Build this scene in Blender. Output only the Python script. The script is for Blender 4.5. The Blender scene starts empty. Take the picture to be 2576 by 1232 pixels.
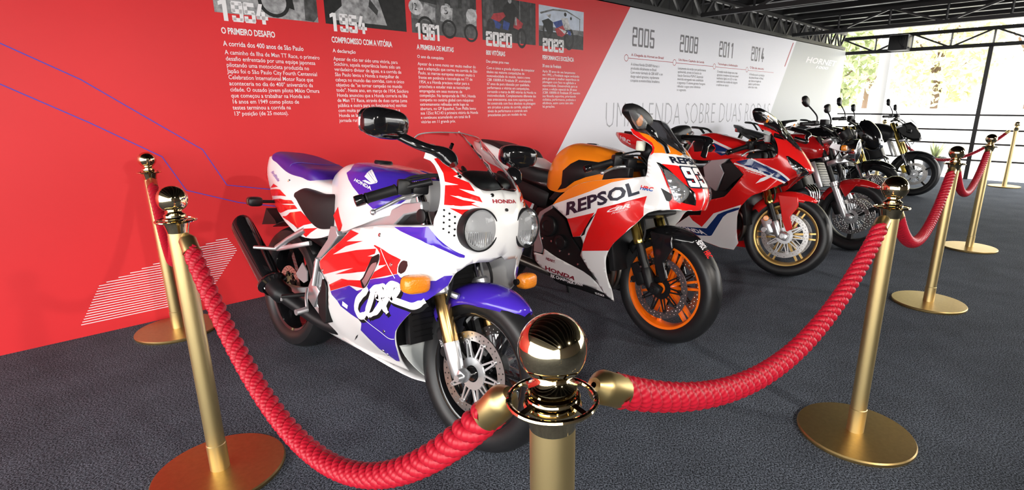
import bpy, bmesh, math, random
import numpy as np
from mathutils import Vector, Matrix, geometry
random.seed(7)
SC = bpy.context.scene
COL = SC.collection
# ---------- camera ----------
PITCH = math.atan2(351, 1340)
cam_d = bpy.data.cameras.new('camera'); cam = bpy.data.objects.new('camera', cam_d); COL.objects.link(cam)
cam.location = (0, 0, 1.25); cam.rotation_euler = (math.pi/2 - PITCH, 0, 0)
cam_d.sensor_width = 36; cam_d.sensor_fit = 'HORIZONTAL'; cam_d.lens = 36*1340/2576
cam_d.shift_x = -(1375.5 - 1288)/2576; cam_d.clip_start = .02; cam_d.clip_end = 300
SC.camera = cam
# ---------- sky, exposure ----------
world = bpy.data.worlds.new('sky'); SC.world = world; world.use_nodes = True
bgn = world.node_tree.nodes['Background']; bgn.inputs[0].default_value = (1.0, .985, .96, 1); bgn.inputs[1].default_value = 8.5
SC.view_settings.view_transform = 'Standard'; SC.view_settings.look = 'None'; SC.view_settings.gamma = 1
SC.view_settings.use_curve_mapping = False
SC.view_settings.exposure = -0.04
SC.cycles.sample_clamp_indirect = 4.0
# daylight portals: the two open ends of the hall
def portal(name, loc, rz, w, h):
    d = bpy.data.lights.new(name, 'AREA'); d.shape = 'RECTANGLE'; d.size = w; d.size_y = h; d.cycles.is_portal = True
    o = bpy.data.objects.new(name, d); COL.objects.link(o); o.location = loc; o.rotation_euler = (math.pi/2, 0, rz); return o
# ---------- smooth surfaces: numpy only ----------
def spl(pts):
    """cubic Hermite through (t, value) points"""
    t = np.array([p[0] for p in pts], float); v = np.array([p[1] for p in pts], float)
    m = np.gradient(v, t)
    def f(x):
        x = min(max(x, t[0]), t[-1]); i = int(min(max(np.searchsorted(t, x) - 1, 0), len(t) - 2))
        h = t[i+1] - t[i]; q = (x - t[i]) / h
        return ((2*q**3 - 3*q*q + 1)*v[i] + (q**3 - 2*q*q + q)*h*m[i] + (3*q*q - 2*q**3)*v[i+1] + (q**3 - q*q)*h*m[i+1])
    return f
class TPS:
    """thin plate through (x, z, w) points: half width of a body seen from the side"""
    def __init__(s, pts, reg=1e-4):
        P = np.array(pts, float); s.c = P[:, :2]; n = len(P)
        K = s.k(s.c[:, None, :] - s.c[None, :, :]) + reg*np.eye(n)
        Q = np.hstack([np.ones((n, 1)), s.c]); M = np.zeros((n+3, n+3)); M[:n, :n] = K; M[:n, n:] = Q; M[n:, :n] = Q.T
        s.w = np.linalg.solve(M, np.concatenate([P[:, 2], np.zeros(3)]))
    @staticmethod
    def k(d):
        r2 = (d**2).sum(-1) + 1e-9
        return .5*r2*np.log(r2)
    def __call__(s, x, z):
        return float(s.k(np.array([x, z]) - s.c) @ s.w[:-3] + s.w[-3] + s.w[-2]*x + s.w[-1]*z)
class FSurf:
    """half fairing: u metres from the nose line backwards, v height; side -1 is the right half"""
    def __init__(s, xn, xs, W, L=.3, e=.92):
        s.xn, s.xs, s.W, s.L, s.e = spl(xn), spl(xs), TPS(W), L, e
    def __call__(s, u, v):
        sg = 1.0
        if u < 0: u = -u; sg = -1.0
        xs = s.xs(v)
        if u >= s.L:
            x = xs - (u - s.L); return np.array([x, -sg*max(s.W(x, v), .004), v])
        a = u/s.L*math.pi/2
        return np.array([xs + (s.xn(v) - xs)*max(math.cos(a), 0)**s.e, -sg*max(s.W(xs, v), .004)*math.sin(a)**s.e, v])
    def ux(s, x, z): return s.L + s.xs(z) - x
class LSurf:
    """loft: stations along u, each a half section of (y, z) from the top centre outwards and down; right half"""
    def __init__(s, secs):
        s.x = np.array([q[0] for q in secs], float); s.C = np.array([[(a, b) for a, b in q[1]] for q in secs], float); s.m = s.C.shape[1]
        s.o = np.sign(s.x[-1] - s.x[0])
        s.G = np.gradient(s.C, s.x, axis=0)
    def __call__(s, u, v):
        # u = x, v = 0..m-1 around the half section
        t = s.x*s.o; x = min(max(u*s.o, t[0]), t[-1]); i = int(min(max(np.searchsorted(t, x) - 1, 0), len(t) - 2))
        h = s.x[i+1] - s.x[i]; q = (u - s.x[i])/h; q = min(max(q, 0), 1)
        S = (2*q**3 - 3*q*q + 1)*s.C[i] + (q**3 - 2*q*q + q)*h*s.G[i] + (3*q*q - 2*q**3)*s.C[i+1] + (q**3 - q*q)*h*s.G[i+1]
        sg = 1.0
        if v < 0: v = -v; sg = -1.0
        v = min(v, s.m - 1 - 1e-9); j = int(v); f = v - j
        p = [S[max(j-1, 0)] if j > 0 else S[1]*np.array([-1, 1]), S[j], S[j+1], S[min(j+2, s.m-1)]]
        y, z = .5*((2*p[1]) + (-p[0]+p[2])*f + (2*p[0]-5*p[1]+4*p[2]-p[3])*f*f + (-p[0]+3*p[1]-3*p[2]+p[3])*f**3)
        return np.array([u, -sg*y, z])
# white, red and violet sport bike
S1F = FSurf([(.2, 1.22), (.5, 1.33), (.66, 1.355), (.72, 1.388), (.78, 1.408), (.84, 1.408), (.90, 1.388), (.95, 1.36), (1.0, 1.30), (1.06, 1.222), (1.12, 1.142), (1.16, 1.09)],
            [(.2, 1.1), (.5, 1.19), (.7, 1.205), (.8, 1.205), (.9, 1.185), (1.0, 1.12), (1.08, 1.05), (1.16, .99)],
            [(1.17, 1.0, .195), (1.07, 1.1, .165), (1.02, 1.15, .15), (1.21, .9, .215), (1.20, .8, .225), (1.21, .72, .23), (1.0, .8, .225), (.95, .72, .235), (.8, .7, .225), (.65, .6, .22), (.9, .6, .25), (1.1, .62, .255), (1.3, .62, .235),
             (.6, .45, .20), (.9, .45, .225), (1.1, .45, .225), (1.25, .45, .195), (.35, .27, .12), (.6, .3, .165), (.9, .3, .175), (1.15, .3, .155), (1.25, .32, .12), (.9, .22, .11), (1.15, .2, .05), (.6, .24, .13), (.4, .33, .15)])
S1T = LSurf([(.44, [(0, .955), (.06, .945), (.10, .90), (.115, .82), (.12, .74)]), (.52, [(0, .975), (.08, .965), (.125, .92), (.145, .82), (.15, .715)]), (.64, [(0, .985), (.09, .975), (.15, .925), (.185, .82), (.175, .70)]),
             (.80, [(0, .98), (.09, .972), (.155, .93), (.20, .84), (.19, .745)]), (.95, [(0, .965), (.08, .958), (.14, .92), (.185, .86), (.18, .80)]), (1.05, [(0, .945), (.06, .94), (.11, .91), (.14, .87), (.14, .83)])])
S1B = LSurf([(.60, [(0, .86), (.08, .86), (.115, .835), (.14, .78), (.14, .70)]), (.42, [(0, .885), (.09, .88), (.13, .855), (.155, .77), (.15, .635)]), (.25, [(0, .90), (.095, .895), (.135, .87), (.165, .78), (.15, .62)]), (.08, [(0, .92), (.095, .915), (.125, .89), (.16, .80), (.135, .655)]),
             (-.10, [(0, .95), (.085, .945), (.11, .92), (.125, .84), (.10, .70)]), (-.25, [(0, .965), (.065, .96), (.08, .935), (.085, .86), (.06, .745)]), (-.33, [(0, .945), (.035, .94), (.045, .92), (.05, .86), (.03, .79)])])
S1S = LSurf([(.22, [(0, .84), (.08, .84), (.155, .82), (.168, .80), (.16, .79)]), (.27, [(0, .845), (.1, .845), (.16, .835), (.176, .80), (.168, .765)]), (.36, [(0, .835), (.11, .84), (.17, .835), (.186, .78), (.172, .715)]), (.46, [(0, .825), (.11, .83), (.17, .83), (.188, .77), (.172, .685)]),
             (.55, [(0, .835), (.09, .84), (.155, .84), (.175, .79), (.165, .70)]), (.63, [(0, .86), (.07, .86), (.13, .86), (.155, .81), (.15, .74)])])
S1P = LSurf([(.36, [(0, .885), (.06, .885), (.085, .88), (.095, .87), (.095, .86)]), (.32, [(0, .915), (.08, .915), (.11, .905), (.12, .885), (.118, .86)]), (.2, [(0, .935), (.09, .935), (.12, .922), (.128, .90), (.126, .875)]), (.05, [(0, .965), (.085, .963), (.118, .945), (.125, .92), (.122, .895)]),
             (-.1, [(0, .985), (.07, .983), (.10, .965), (.106, .945), (.104, .925)]), (-.2, [(0, .985), (.05, .983), (.078, .97), (.085, .955), (.082, .94)]), (-.25, [(0, .97), (.03, .968), (.045, .96), (.05, .953), (.045, .945)])])
# orange, white and red sport bike
S2F = FSurf([(.12, 1.16), (.5, 1.36), (.68, 1.48), (.72, 1.503), (.76, 1.512), (.82, 1.50), (.90, 1.44), (.985, 1.37), (1.06, 1.285), (1.14, 1.205), (1.17, 1.17)],
            [(.12, 1.05), (.5, 1.24), (.7, 1.30), (.8, 1.28), (.9, 1.22), (1.0, 1.15), (1.1, 1.09), (1.17, 1.05)],
            [(1.3, .72, .195), (1.28, .8, .20), (1.22, .9, .205), (1.15, 1.0, .205), (1.09, 1.09, .20), (.7, .64, .205), (1.0, .7, .235), (.95, .55, .23), (1.2, .6, .235), (.9, .4, .20), (1.1, .4, .20), (1.15, .25, .15), (1.12, .17, .11), (.5, .34, .165), (.65, .25, .15), (.85, .19, .12), (.8, .75, .20), (1.0, .82, .215), (1.3, .6, .22), (.7, .35, .18)])
S2T = LSurf([(.55, [(0, .90), (.05, .89), (.085, .86), (.105, .81), (.105, .75)]), (.61, [(0, .96), (.08, .945), (.125, .90), (.15, .82), (.15, .73)]), (.70, [(0, 1.0), (.09, .99), (.15, .93), (.185, .83), (.17, .72)]),
             (.82, [(0, 1.003), (.095, .993), (.16, .94), (.20, .85), (.185, .74)]), (.95, [(0, .985), (.09, .975), (.15, .93), (.185, .86), (.175, .78)]), (1.06, [(0, .95), (.06, .945), (.11, .915), (.14, .87), (.14, .81)])])
S2B = LSurf([(.50, [(0, .83), (.07, .83), (.10, .81), (.11, .78), (.10, .75)]), (.35, [(0, .90), (.09, .895), (.125, .87), (.13, .83), (.11, .79)]), (.15, [(0, .945), (.10, .94), (.13, .91), (.13, .87), (.10, .82)]), (-.05, [(0, .975), (.09, .97), (.11, .95), (.11, .91), (.08, .86)]), (-.16, [(0, .985), (.06, .98), (.07, .965), (.07, .94), (.05, .90)]), (-.24, [(0, .985), (.015, .983), (.02, .975), (.02, .96), (.01, .95)])])
S2P = LSurf([(.34, [(0, .905), (.05, .905), (.075, .90), (.08, .895), (.08, .885)]), (.28, [(0, .94), (.085, .94), (.11, .93), (.115, .915), (.11, .90)]), (.15, [(0, .965), (.09, .963), (.115, .955), (.12, .94), (.115, .925)]), (-.02, [(0, .99), (.075, .99), (.09, .983), (.092, .972), (.09, .96)]), (-.12, [(0, .995), (.05, .994), (.06, .99), (.062, .982), (.06, .975)])])
S2S = LSurf([(.63, [(0, .82), (.06, .82), (.09, .82), (.10, .80), (.10, .77)]), (.5, [(0, .835), (.10, .84), (.14, .83), (.15, .80), (.14, .76)]), (.38, [(0, .85), (.11, .86), (.15, .86), (.16, .82), (.15, .78)]), (.26, [(0, .89), (.11, .90), (.142, .89), (.148, .86), (.14, .83)]), (.2, [(0, .90), (.10, .90), (.125, .89), (.13, .87), (.125, .85)])])
# red, white and blue sport bike
S3F = FSurf([(.08, 1.1), (.4, 1.25), (.68, 1.36), (.727, 1.41), (.765, 1.475), (.82, 1.45), (.90, 1.385), (1.0, 1.28), (1.06, 1.225), (1.12, 1.175), (1.16, 1.14)],
            [(.08, .98), (.4, 1.12), (.7, 1.24), (.85, 1.22), (.95, 1.17), (1.05, 1.10), (1.16, 1.03)],
            [(1.25, .73, .165), (1.22, .85, .19), (1.18, .95, .20), (1.11, 1.07, .20), (.96, .81, .21), (1.0, .7, .23), (1.1, .6, .23), (1.0, .5, .21), (1.05, .35, .18), (1.07, .21, .145), (1.04, .13, .10), (.5, .26, .165), (.8, .19, .13), (.7, .35, .18), (.9, .85, .20), (1.28, .62, .2), (.8, .45, .2), (.6, .3, .17)])
S3T = LSurf([(.54, [(0, .90), (.05, .89), (.085, .865), (.105, .83), (.105, .80)]), (.60, [(0, .975), (.08, .965), (.13, .93), (.155, .87), (.15, .80)]), (.70, [(0, 1.008), (.09, 1.0), (.15, .95), (.185, .87), (.175, .79)]),
             (.82, [(0, .995), (.095, .985), (.16, .94), (.19, .87), (.18, .80)]), (.95, [(0, .965), (.09, .957), (.145, .92), (.175, .87), (.17, .82)]), (1.06, [(0, .93), (.06, .925), (.11, .90), (.135, .865), (.135, .82)])])
# naked bikes
S4T = LSurf([(.44, [(0, .86), (.05, .86), (.09, .83), (.11, .79), (.10, .75)]), (.6, [(0, .93), (.09, .92), (.14, .88), (.165, .82), (.15, .74)]), (.8, [(0, .965), (.10, .955), (.155, .91), (.19, .84), (.165, .73)]), (1.0, [(0, .96), (.09, .95), (.145, .91), (.18, .85), (.16, .75)]), (1.13, [(0, .905), (.06, .90), (.10, .88), (.13, .84), (.125, .78)]), (1.16, [(0, .88), (.04, .88), (.07, .86), (.09, .84), (.085, .80)])])
S4S = LSurf([(.52, [(0, .83), (.07, .83), (.10, .82), (.11, .79), (.10, .75)]), (.38, [(0, .815), (.11, .82), (.145, .81), (.15, .78), (.13, .74)]), (.2, [(0, .83), (.11, .835), (.14, .82), (.145, .79), (.13, .75)]), (.05, [(0, .88), (.10, .88), (.125, .86), (.13, .83), (.11, .79)]), (-.12, [(0, .92), (.085, .915), (.10, .90), (.10, .87), (.08, .84)]), (-.2, [(0, .92), (.04, .92), (.05, .91), (.05, .89), (.04, .87)])])
S4B = LSurf([(.40, [(0, .80), (.08, .79), (.12, .77), (.13, .73), (.10, .69)]), (.15, [(0, .82), (.09, .81), (.125, .79), (.135, .76), (.10, .72)]), (-.08, [(0, .90), (.07, .895), (.10, .88), (.105, .85), (.08, .80)]), (-.22, [(0, .965), (.04, .96), (.06, .95), (.06, .92), (.05, .88)]), (-.30, [(0, .97), (.012, .97), (.018, .965), (.018, .95), (.01, .94)])])
# ---------- materials ----------
MATS = {}
def mat(name, col, rough=.5, metal=0, coat=0, spec=.5, noise=0, nscale=40, bump=0, bscale=200, trans=0, ior=1.45, alpha=1, emit=None, aniso=0, sheen=0):
    if name in MATS: return MATS[name]
    m = bpy.data.materials.new(name); m.use_nodes = True; nt = m.node_tree; b = nt.nodes['Principled BSDF']
    def i(k, v):
        if k in b.inputs: b.inputs[k].default_value = v
    i('Base Color', (*col, 1)); i('Roughness', rough); i('Metallic', metal); i('Coat Weight', coat); i('Coat Roughness', .04)
    i('Specular IOR Level', spec); i('Transmission Weight', trans); i('IOR', ior); i('Alpha', alpha); i('Anisotropic', aniso); i('Sheen Weight', sheen)
    if emit: i('Emission Color', (*emit[0], 1)); i('Emission Strength', emit[1])
    tc = None
    if noise or bump:
        tc = nt.nodes.new('ShaderNodeTexCoord')
    if noise:
        n = nt.nodes.new('ShaderNodeTexNoise'); n.inputs['Scale'].default_value = nscale; n.inputs['Detail'].default_value = 4
        nt.links.new(tc.outputs['Object'], n.inputs['Vector'])
        r = nt.nodes.new('ShaderNodeMapRange'); r.inputs['From Min'].default_value = .3; r.inputs['From Max'].default_value = .7
        r.inputs['To Min'].default_value = 1 - noise; r.inputs['To Max'].default_value = 1 + noise
        nt.links.new(n.outputs['Fac'], r.inputs['Value'])
        mx = nt.nodes.new('ShaderNodeVectorMath'); mx.operation = 'SCALE'; mx.inputs[0].default_value = col
        nt.links.new(r.outputs['Result'], mx.inputs['Scale']); nt.links.new(mx.outputs['Vector'], b.inputs['Base Color'])
    if bump:
        n = nt.nodes.new('ShaderNodeTexNoise'); n.inputs['Scale'].default_value = bscale; n.inputs['Detail'].default_value = 3
        nt.links.new(tc.outputs['Object'], n.inputs['Vector'])
        bp = nt.nodes.new('ShaderNodeBump'); bp.inputs['Strength'].default_value = bump; bp.inputs['Distance'].default_value = .004
        nt.links.new(n.outputs['Fac'], bp.inputs['Height']); nt.links.new(bp.outputs['Normal'], b.inputs['Normal'])
    MATS[name] = m
    return m
# ---------- objects ----------
def tag(o, label=None, cat=None, group=None, kind=None):
    if label: o['label'] = label
    if cat: o['category'] = cat
    if group: o['group'] = group
    if kind: o['kind'] = kind
    return o
def thing(name, label, cat, M=None, group=None):
    o = bpy.data.objects.new(name, None); COL.objects.link(o); o.empty_display_size = .1
    if M is not None: o.matrix_world = M
    return tag(o, label, cat, group)
def nrm(v):
    v = np.array(v, float); return v/(np.linalg.norm(v) + 1e-12)
def basis(d):
    d = nrm(d); a = np.array([0, 0, 1.]) if abs(d[2]) < .9 else np.array([1., 0, 0])
    x = nrm(np.cross(a, d)); return x, np.cross(d, x), d
def catmull(P, n=6, closed=False):
    P = [np.array(p, float) for p in P]; N = len(P); out = []
    for i in range(N if closed else N - 1):
        if closed: a, b, c, d = P[(i-1) % N], P[i], P[(i+1) % N], P[(i+2) % N]
        else:
            b, c = P[i], P[i+1]; a = P[i-1] if i > 0 else 2*b - c; d = P[i+2] if i + 2 < N else 2*c - b
        for k in range(n):
            f = k/n; out.append(.5*(2*b + (c-a)*f + (2*a-5*b+4*c-d)*f*f + (-a+3*b-3*c+d)*f**3))
    if not closed: out.append(P[-1])
    return out
class MB:
    def __init__(s, X=None): s.v = []; s.f = []; s.X = X
    def add(s, v, f):
        o = len(s.v); s.v += [tuple(map(float, p)) for p in v]; s.f += [tuple(i + o for i in q) for q in f]; return s
    def box(s, c, size, R=None, bev=0):
        hx, hy, hz = [q/2 for q in size]
        if bev:
            bm = bmesh.new(); bmesh.ops.create_cube(bm, size=1)
            for v in bm.verts: v.co = (v.co.x*size[0], v.co.y*size[1], v.co.z*size[2])
            bmesh.ops.bevel(bm, geom=bm.edges[:], offset=bev, segments=2, affect='EDGES', profile=.5)
            bm.verts.index_update(); P = [np.array(v.co) for v in bm.verts]; F = [[v.index for v in f.verts] for f in bm.faces]; bm.free()
        else:
            P = [np.array((x, y, z)) for x in (-hx, hx) for y in (-hy, hy) for z in (-hz, hz)]
            F = [(0, 1, 3, 2), (4, 6, 7, 5), (0, 4, 5, 1), (2, 3, 7, 6), (0, 2, 6, 4), (1, 5, 7, 3)]
        if R is not None: P = [np.array(R) @ p for p in P]
        return s.add([p + np.array(c) for p in P], F)
    def bar(s, a, b, w, h, bev=0):
        """box beam from a to b, w sideways, h upwards"""
        a = np.array(a, float); b = np.array(b, float); x = nrm(b - a); up = np.array([0, 0, 1.]) if abs(x[2]) < .95 else np.array([1., 0, 0])
        y = nrm(np.cross(up, x)); z = np.cross(x, y)
        return s.box((a + b)/2, (np.linalg.norm(b - a), w, h), np.stack([x, y, z], 1), bev)
    def tube(s, path, r, seg=10, cap=True, sx=1, closed=False, up=None):
        path = [np.array(p, float) for p in path]; n = len(path); rr = r if hasattr(r, '__len__') else [r]*n
        V = []; x = None
        for i, p in enumerate(path):
            d = path[(i+1) % n] - path[i-1] if closed else path[min(i+1, n-1)] - path[max(i-1, 0)]
            if x is None: x, y, d = basis(d) if up is None else (nrm(np.cross(up, nrm(d))), np.array(up, float), nrm(d))
            else:
                d = nrm(d); x = nrm(x - d*(x @ d)); y = np.cross(d, x)
            for k in range(seg):
                a = 2*math.pi*k/seg; V.append(p + rr[i]*(math.cos(a)*x*sx + math.sin(a)*y))
        F = [(i*seg + k, i*seg + (k+1) % seg, ((i+1) % n)*seg + (k+1) % seg, ((i+1) % n)*seg + k) for i in range(n if closed else n - 1) for k in range(seg)]
        if cap and not closed: F += [tuple(range(seg))[::-1], tuple((n-1)*seg + k for k in range(seg))]
        return s.add(V, F)
    def cyl(s, a, b, r, r2=None, seg=16, cap=True): return s.tube([a, b], [r, r if r2 is None else r2], seg, cap)
    def lathe(s, prof, c=(0, 0, 0), ax=(0, 0, 1), seg=32, closed=False):
        """prof: (radius, along) pairs"""
        x, y, d = basis(ax); c = np.array(c, float); n = len(prof); V = []
        for k in range(seg):
            a = 2*math.pi*k/seg; e = math.cos(a)*x + math.sin(a)*y
            V += [c + e*r + d*h for r, h in prof]
        F = [(k*n + i, ((k+1) % seg)*n + i, ((k+1) % seg)*n + (i+1) % n, k*n + (i+1) % n) for k in range(seg) for i in range(n if closed else n - 1)]
        return s.add(V, F)
    def ball(s, c, r, seg=20, rings=12, R=None):
        r = np.array(r if hasattr(r, '__len__') else (r, r, r), float); V = []; F = []
        for i in range(rings + 1):
            t = math.pi*i/rings
            for k in range(seg):
                a = 2*math.pi*k/seg; p = r*np.array([math.sin(t)*math.cos(a), math.sin(t)*math.sin(a), math.cos(t)])
                V.append((np.array(R) @ p if R is not None else p) + np.array(c))
        F = [(i*seg + k, (i+1)*seg + k, (i+1)*seg + (k+1) % seg, i*seg + (k+1) % seg) for i in range(rings) for k in range(seg)]
        return s.add(V, F)
    def prism(s, poly, a, b, M=None):
        """2-D polygon extruded from a to b; M maps (p, q, h) to 3-D"""
        M = M or (lambda p, q, h: (p, h, q)); n = len(poly)
        V = [M(p, q, a) for p, q in poly] + [M(p, q, b) for p, q in poly]
        tr = geometry.tessellate_polygon([[Vector((p, q, 0)) for p, q in poly]])
        F = [tuple(t) for t in tr] + [tuple(i + n for i in t[::-1]) for t in tr] + [(i, (i+1) % n, n + (i+1) % n, n + i) for i in range(n)]
        return s.add(V, F)
    def loft(s, secs, n=4, closed=True, caps=True, m=0):
        """sections with the same number of points, splined along; m: also splined around"""
        secs = [[np.array(p, float) for p in q] for q in secs]
        if m: secs = [catmull(q, m, closed) for q in secs]
        k = len(secs[0]); cols = [catmull([q[j] for q in secs], n) for j in range(k)]; N = len(cols[0])
        V = [cols[j][i] for i in range(N) for j in range(k)]
        F = [(i*k + j, i*k + (j+1) % k, (i+1)*k + (j+1) % k, (i+1)*k + j) for i in range(N - 1) for j in range(k if closed else k - 1)]
        if caps and closed: F += [tuple(range(k))[::-1], tuple((N-1)*k + j for j in range(k))]
        return s.add(V, F)
    def mirror(s):
        """adds the mirror image about y = 0"""
        o = len(s.v); s.v += [(x, -y, z) for x, y, z in s.v[:o]]; s.f += [tuple(i + o for i in q[::-1]) for q in s.f[:]]; return s
    def obj(s, name, m, parent=None, smooth=38, solid=0, bevel=0, sub=0, fixn=True, label=None, kind=None):
        me = bpy.data.meshes.new(name); V = s.v
        if s.X is not None: V = [tuple(s.X @ Vector(p)) for p in V]
        me.from_pydata(V, [], s.f); me.validate()
        if fixn:
            bm = bmesh.new(); bm.from_mesh(me); bmesh.ops.remove_doubles(bm, verts=bm.verts[:], dist=1e-5); bmesh.ops.recalc_face_normals(bm, faces=bm.faces[:]); bm.to_mesh(me); bm.free()
        if smooth:
            me.polygons.foreach_set('use_smooth', [True]*len(me.polygons)); me.set_sharp_from_angle(angle=math.radians(smooth))
        me.materials.append(m)
        o = bpy.data.objects.new(name, me); COL.objects.link(o)
        if parent is not None: o.parent = parent
        if solid: q = o.modifiers.new('solid', 'SOLIDIFY'); q.thickness = abs(solid); q.offset = -1 if solid > 0 else 1
        if bevel: q = o.modifiers.new('bevel', 'BEVEL'); q.width = bevel; q.segments = 2; q.limit_method = 'ANGLE'
        if sub: q = o.modifiers.new('sub', 'SUBSURF'); q.levels = q.render_levels = sub
        if label: o['label'] = label
        if kind: o['kind'] = kind
        return o
def copy_tree(o, parent=None):
    c = o.copy(); COL.objects.link(c); c.parent = parent
    for ch in [q for q in COL.objects if q.parent is o]: copy_tree(ch, c)
    return c
# ---------- flat shapes draped on surfaces ----------
def smooth_outline(P, ang=38, n=4):
    """spline through a closed outline that keeps its corners"""
    P = [np.array(p, float) for p in P]; N = len(P); corner = []
    for i in range(N):
        a = P[i] - P[i-1]; b = P[(i+1) % N] - P[i]
        c = (a @ b)/(np.linalg.norm(a)*np.linalg.norm(b) + 1e-12); corner.append(math.degrees(math.acos(max(-1, min(1, c)))) > ang)
    out = []
    for i in range(N):
        b, c = P[i], P[(i+1) % N]; a = 2*b - c if corner[i] else P[i-1]; d = 2*c - b if corner[(i+1) % N] else P[(i+2) % N]
        for k in range(n):
            f = k/n; out.append(.5*(2*b + (c-a)*f + (2*a-5*b+4*c-d)*f*f + (-a+3*b-3*c+d)*f**3))
    return out
def fill(outline, holes=(), g=.02, sx=1.0, sy=1.0):
    """triangles of a 2-D outline with inner points every g; sx, sy scale to metres"""
    loops = [outline] + list(holes); V = []; E = []; F = []
    for L in loops:
        o = len(V); V += [Vector((p[0]*sx, p[1]*sy)) for p in L]; n = len(L); E += [(o + i, o + (i+1) % n) for i in range(n)]; F.append(list(range(o, o + n)))
    xs = [v.x for v in V]; ys = [v.y for v in V]
    if g:
        y = min(ys) + g/2; row = 0
        while y < max(ys):
            x = min(xs) + (g/2 if row % 2 else g)
            while x < max(xs):
                V.append(Vector((x, y))); x += g
            y += g*.87; row += 1
    r = geometry.delaunay_2d_cdt(V, E, F, 1, 1e-5)
    if holes:
        H = [(np.array([(p[0]*sx, p[1]*sy) for p in L])) for L in holes]; T = []
        box = [(h.min(0), h.max(0)) for h in H]
        def inside(h, x, y):
            k = len(h); c = False
            for i in range(k):
                a, b = h[i], h[i-1]
                if (a[1] > y) != (b[1] > y) and x < (b[0] - a[0])*(y - a[1])/(b[1] - a[1]) + a[0]: c = not c
            return c
        for t in r[2]:
            x = sum(r[0][i].x for i in t)/3; y = sum(r[0][i].y for i in t)/3
            if not any(b[0][0] < x < b[1][0] and b[0][1] < y < b[1][1] and inside(h, x, y) for h, b in zip(H, box)): T.append(t)
        r = (r[0], r[1], T)
    used = sorted({i for t in r[2] for i in t}); ix = {k: i for i, k in enumerate(used)}
    return [(r[0][k].x/sx, r[0][k].y/sy) for k in used], [tuple(ix[i] for i in t) for t in r[2]]
def surf_normal(S, u, v, e=1e-3):
    p = S(u, v); n = np.cross(S(u + e, v) - p, S(u, v + e) - p); l = np.linalg.norm(n)
    if l < 1e-10: return np.array([1., 0, 0])
    n = n/l
    return n
def drape(mb, S, P2, F2, off=0., out=None, mirror=False):
    V = []
    for u, v in P2:
        p = S(u, v); n = surf_normal(S, u if abs(u) > 2e-3 or not isinstance(S, FSurf) else 2e-3, v)
        ref = p - np.array(out if out is not None else (.9, 0, .7))
        if out is None: ref = np.array([p[0] - .9, p[1], 0])
        if n @ ref < 0: n = -n
        q = p + n*off
        V.append((q[0], -q[1], q[2]) if mirror else tuple(q))
    return mb.add(V, F2)
TEXT_CACHE = {}
def text2d(s, spacing=1.0, bold=0.0, align='LEFT', line=1.0, shear=0.0):
    key = (s, spacing, bold, align, line, shear)
    if key in TEXT_CACHE: return TEXT_CACHE[key]
    c = bpy.data.curves.new('t', 'FONT'); c.body = s; c.size = 1; c.space_character = spacing; c.offset = bold; c.align_x = align; c.space_line = line; c.shear = shear
    c.resolution_u = 2; c.fill_mode = 'FRONT'
    o = bpy.data.objects.new('t', c); COL.objects.link(o); bpy.context.view_layer.update()
    me = o.evaluated_get(bpy.context.evaluated_depsgraph_get()).to_mesh()
    V = [(v.co.x, v.co.y) for v in me.vertices]; F = [tuple(p.vertices) for p in me.polygons]
    o.evaluated_get(bpy.context.evaluated_depsgraph_get()).to_mesh_clear()
    bpy.data.objects.remove(o); bpy.data.curves.remove(c)
    TEXT_CACHE[key] = (V, F)
    return V, F
def unit_text(s, **k):
    """text squeezed into the unit square"""
    V, F = text2d(s, **k); xs = [p[0] for p in V]; ys = [p[1] for p in V]; x0, x1, y0, y1 = min(xs), max(xs), min(ys), max(ys)
    return [((x - x0)/(x1 - x0), (y - y0)/(y1 - y0)) for x, y in V], F
def quad_map(Q, P):
    """unit square points into a quad given as lower left, lower right, upper right, upper left"""
    a, b, c, d = [np.array(q, float) for q in Q]
    return [tuple((1-x)*(1-y)*a + x*(1-y)*b + x*y*c + (1-x)*y*d) for x, y in P]
def refine(V, F, maxlen):
    bm = bmesh.new(); vs = [bm.verts.new((x, y, 0)) for x, y in V]
    for f in F:
        try: bm.faces.new([vs[i] for i in f])
        except ValueError: pass
    bmesh.ops.triangulate(bm, faces=bm.faces[:])
    for _ in range(4):
        es = [e for e in bm.edges if e.calc_length() > maxlen]
        if not es: break
        bmesh.ops.subdivide_edges(bm, edges=es, cuts=1); bmesh.ops.triangulate(bm, faces=bm.faces[:])
    bm.verts.index_update(); out = [(v.co.x, v.co.y) for v in bm.verts], [tuple(v.index for v in f.verts) for f in bm.faces]; bm.free()
    return out
def stroke2d(path, w, taper=None):
    """flat ribbon along a 2-D path: vertices, quads"""
    P = [np.array(p, float) for p in path]; n = len(P); V = []
    for i in range(n):
        d = P[min(i+1, n-1)] - P[max(i-1, 0)]; d = d/(np.linalg.norm(d) + 1e-12); k = np.array([-d[1], d[0]])
        ww = w*(taper(i/(n-1)) if taper else 1)/2
        V += [tuple(P[i] + k*ww), tuple(P[i] - k*ww)]
    return V, [(2*i, 2*i+1, 2*i+3, 2*i+2) for i in range(n - 1)]
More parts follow.
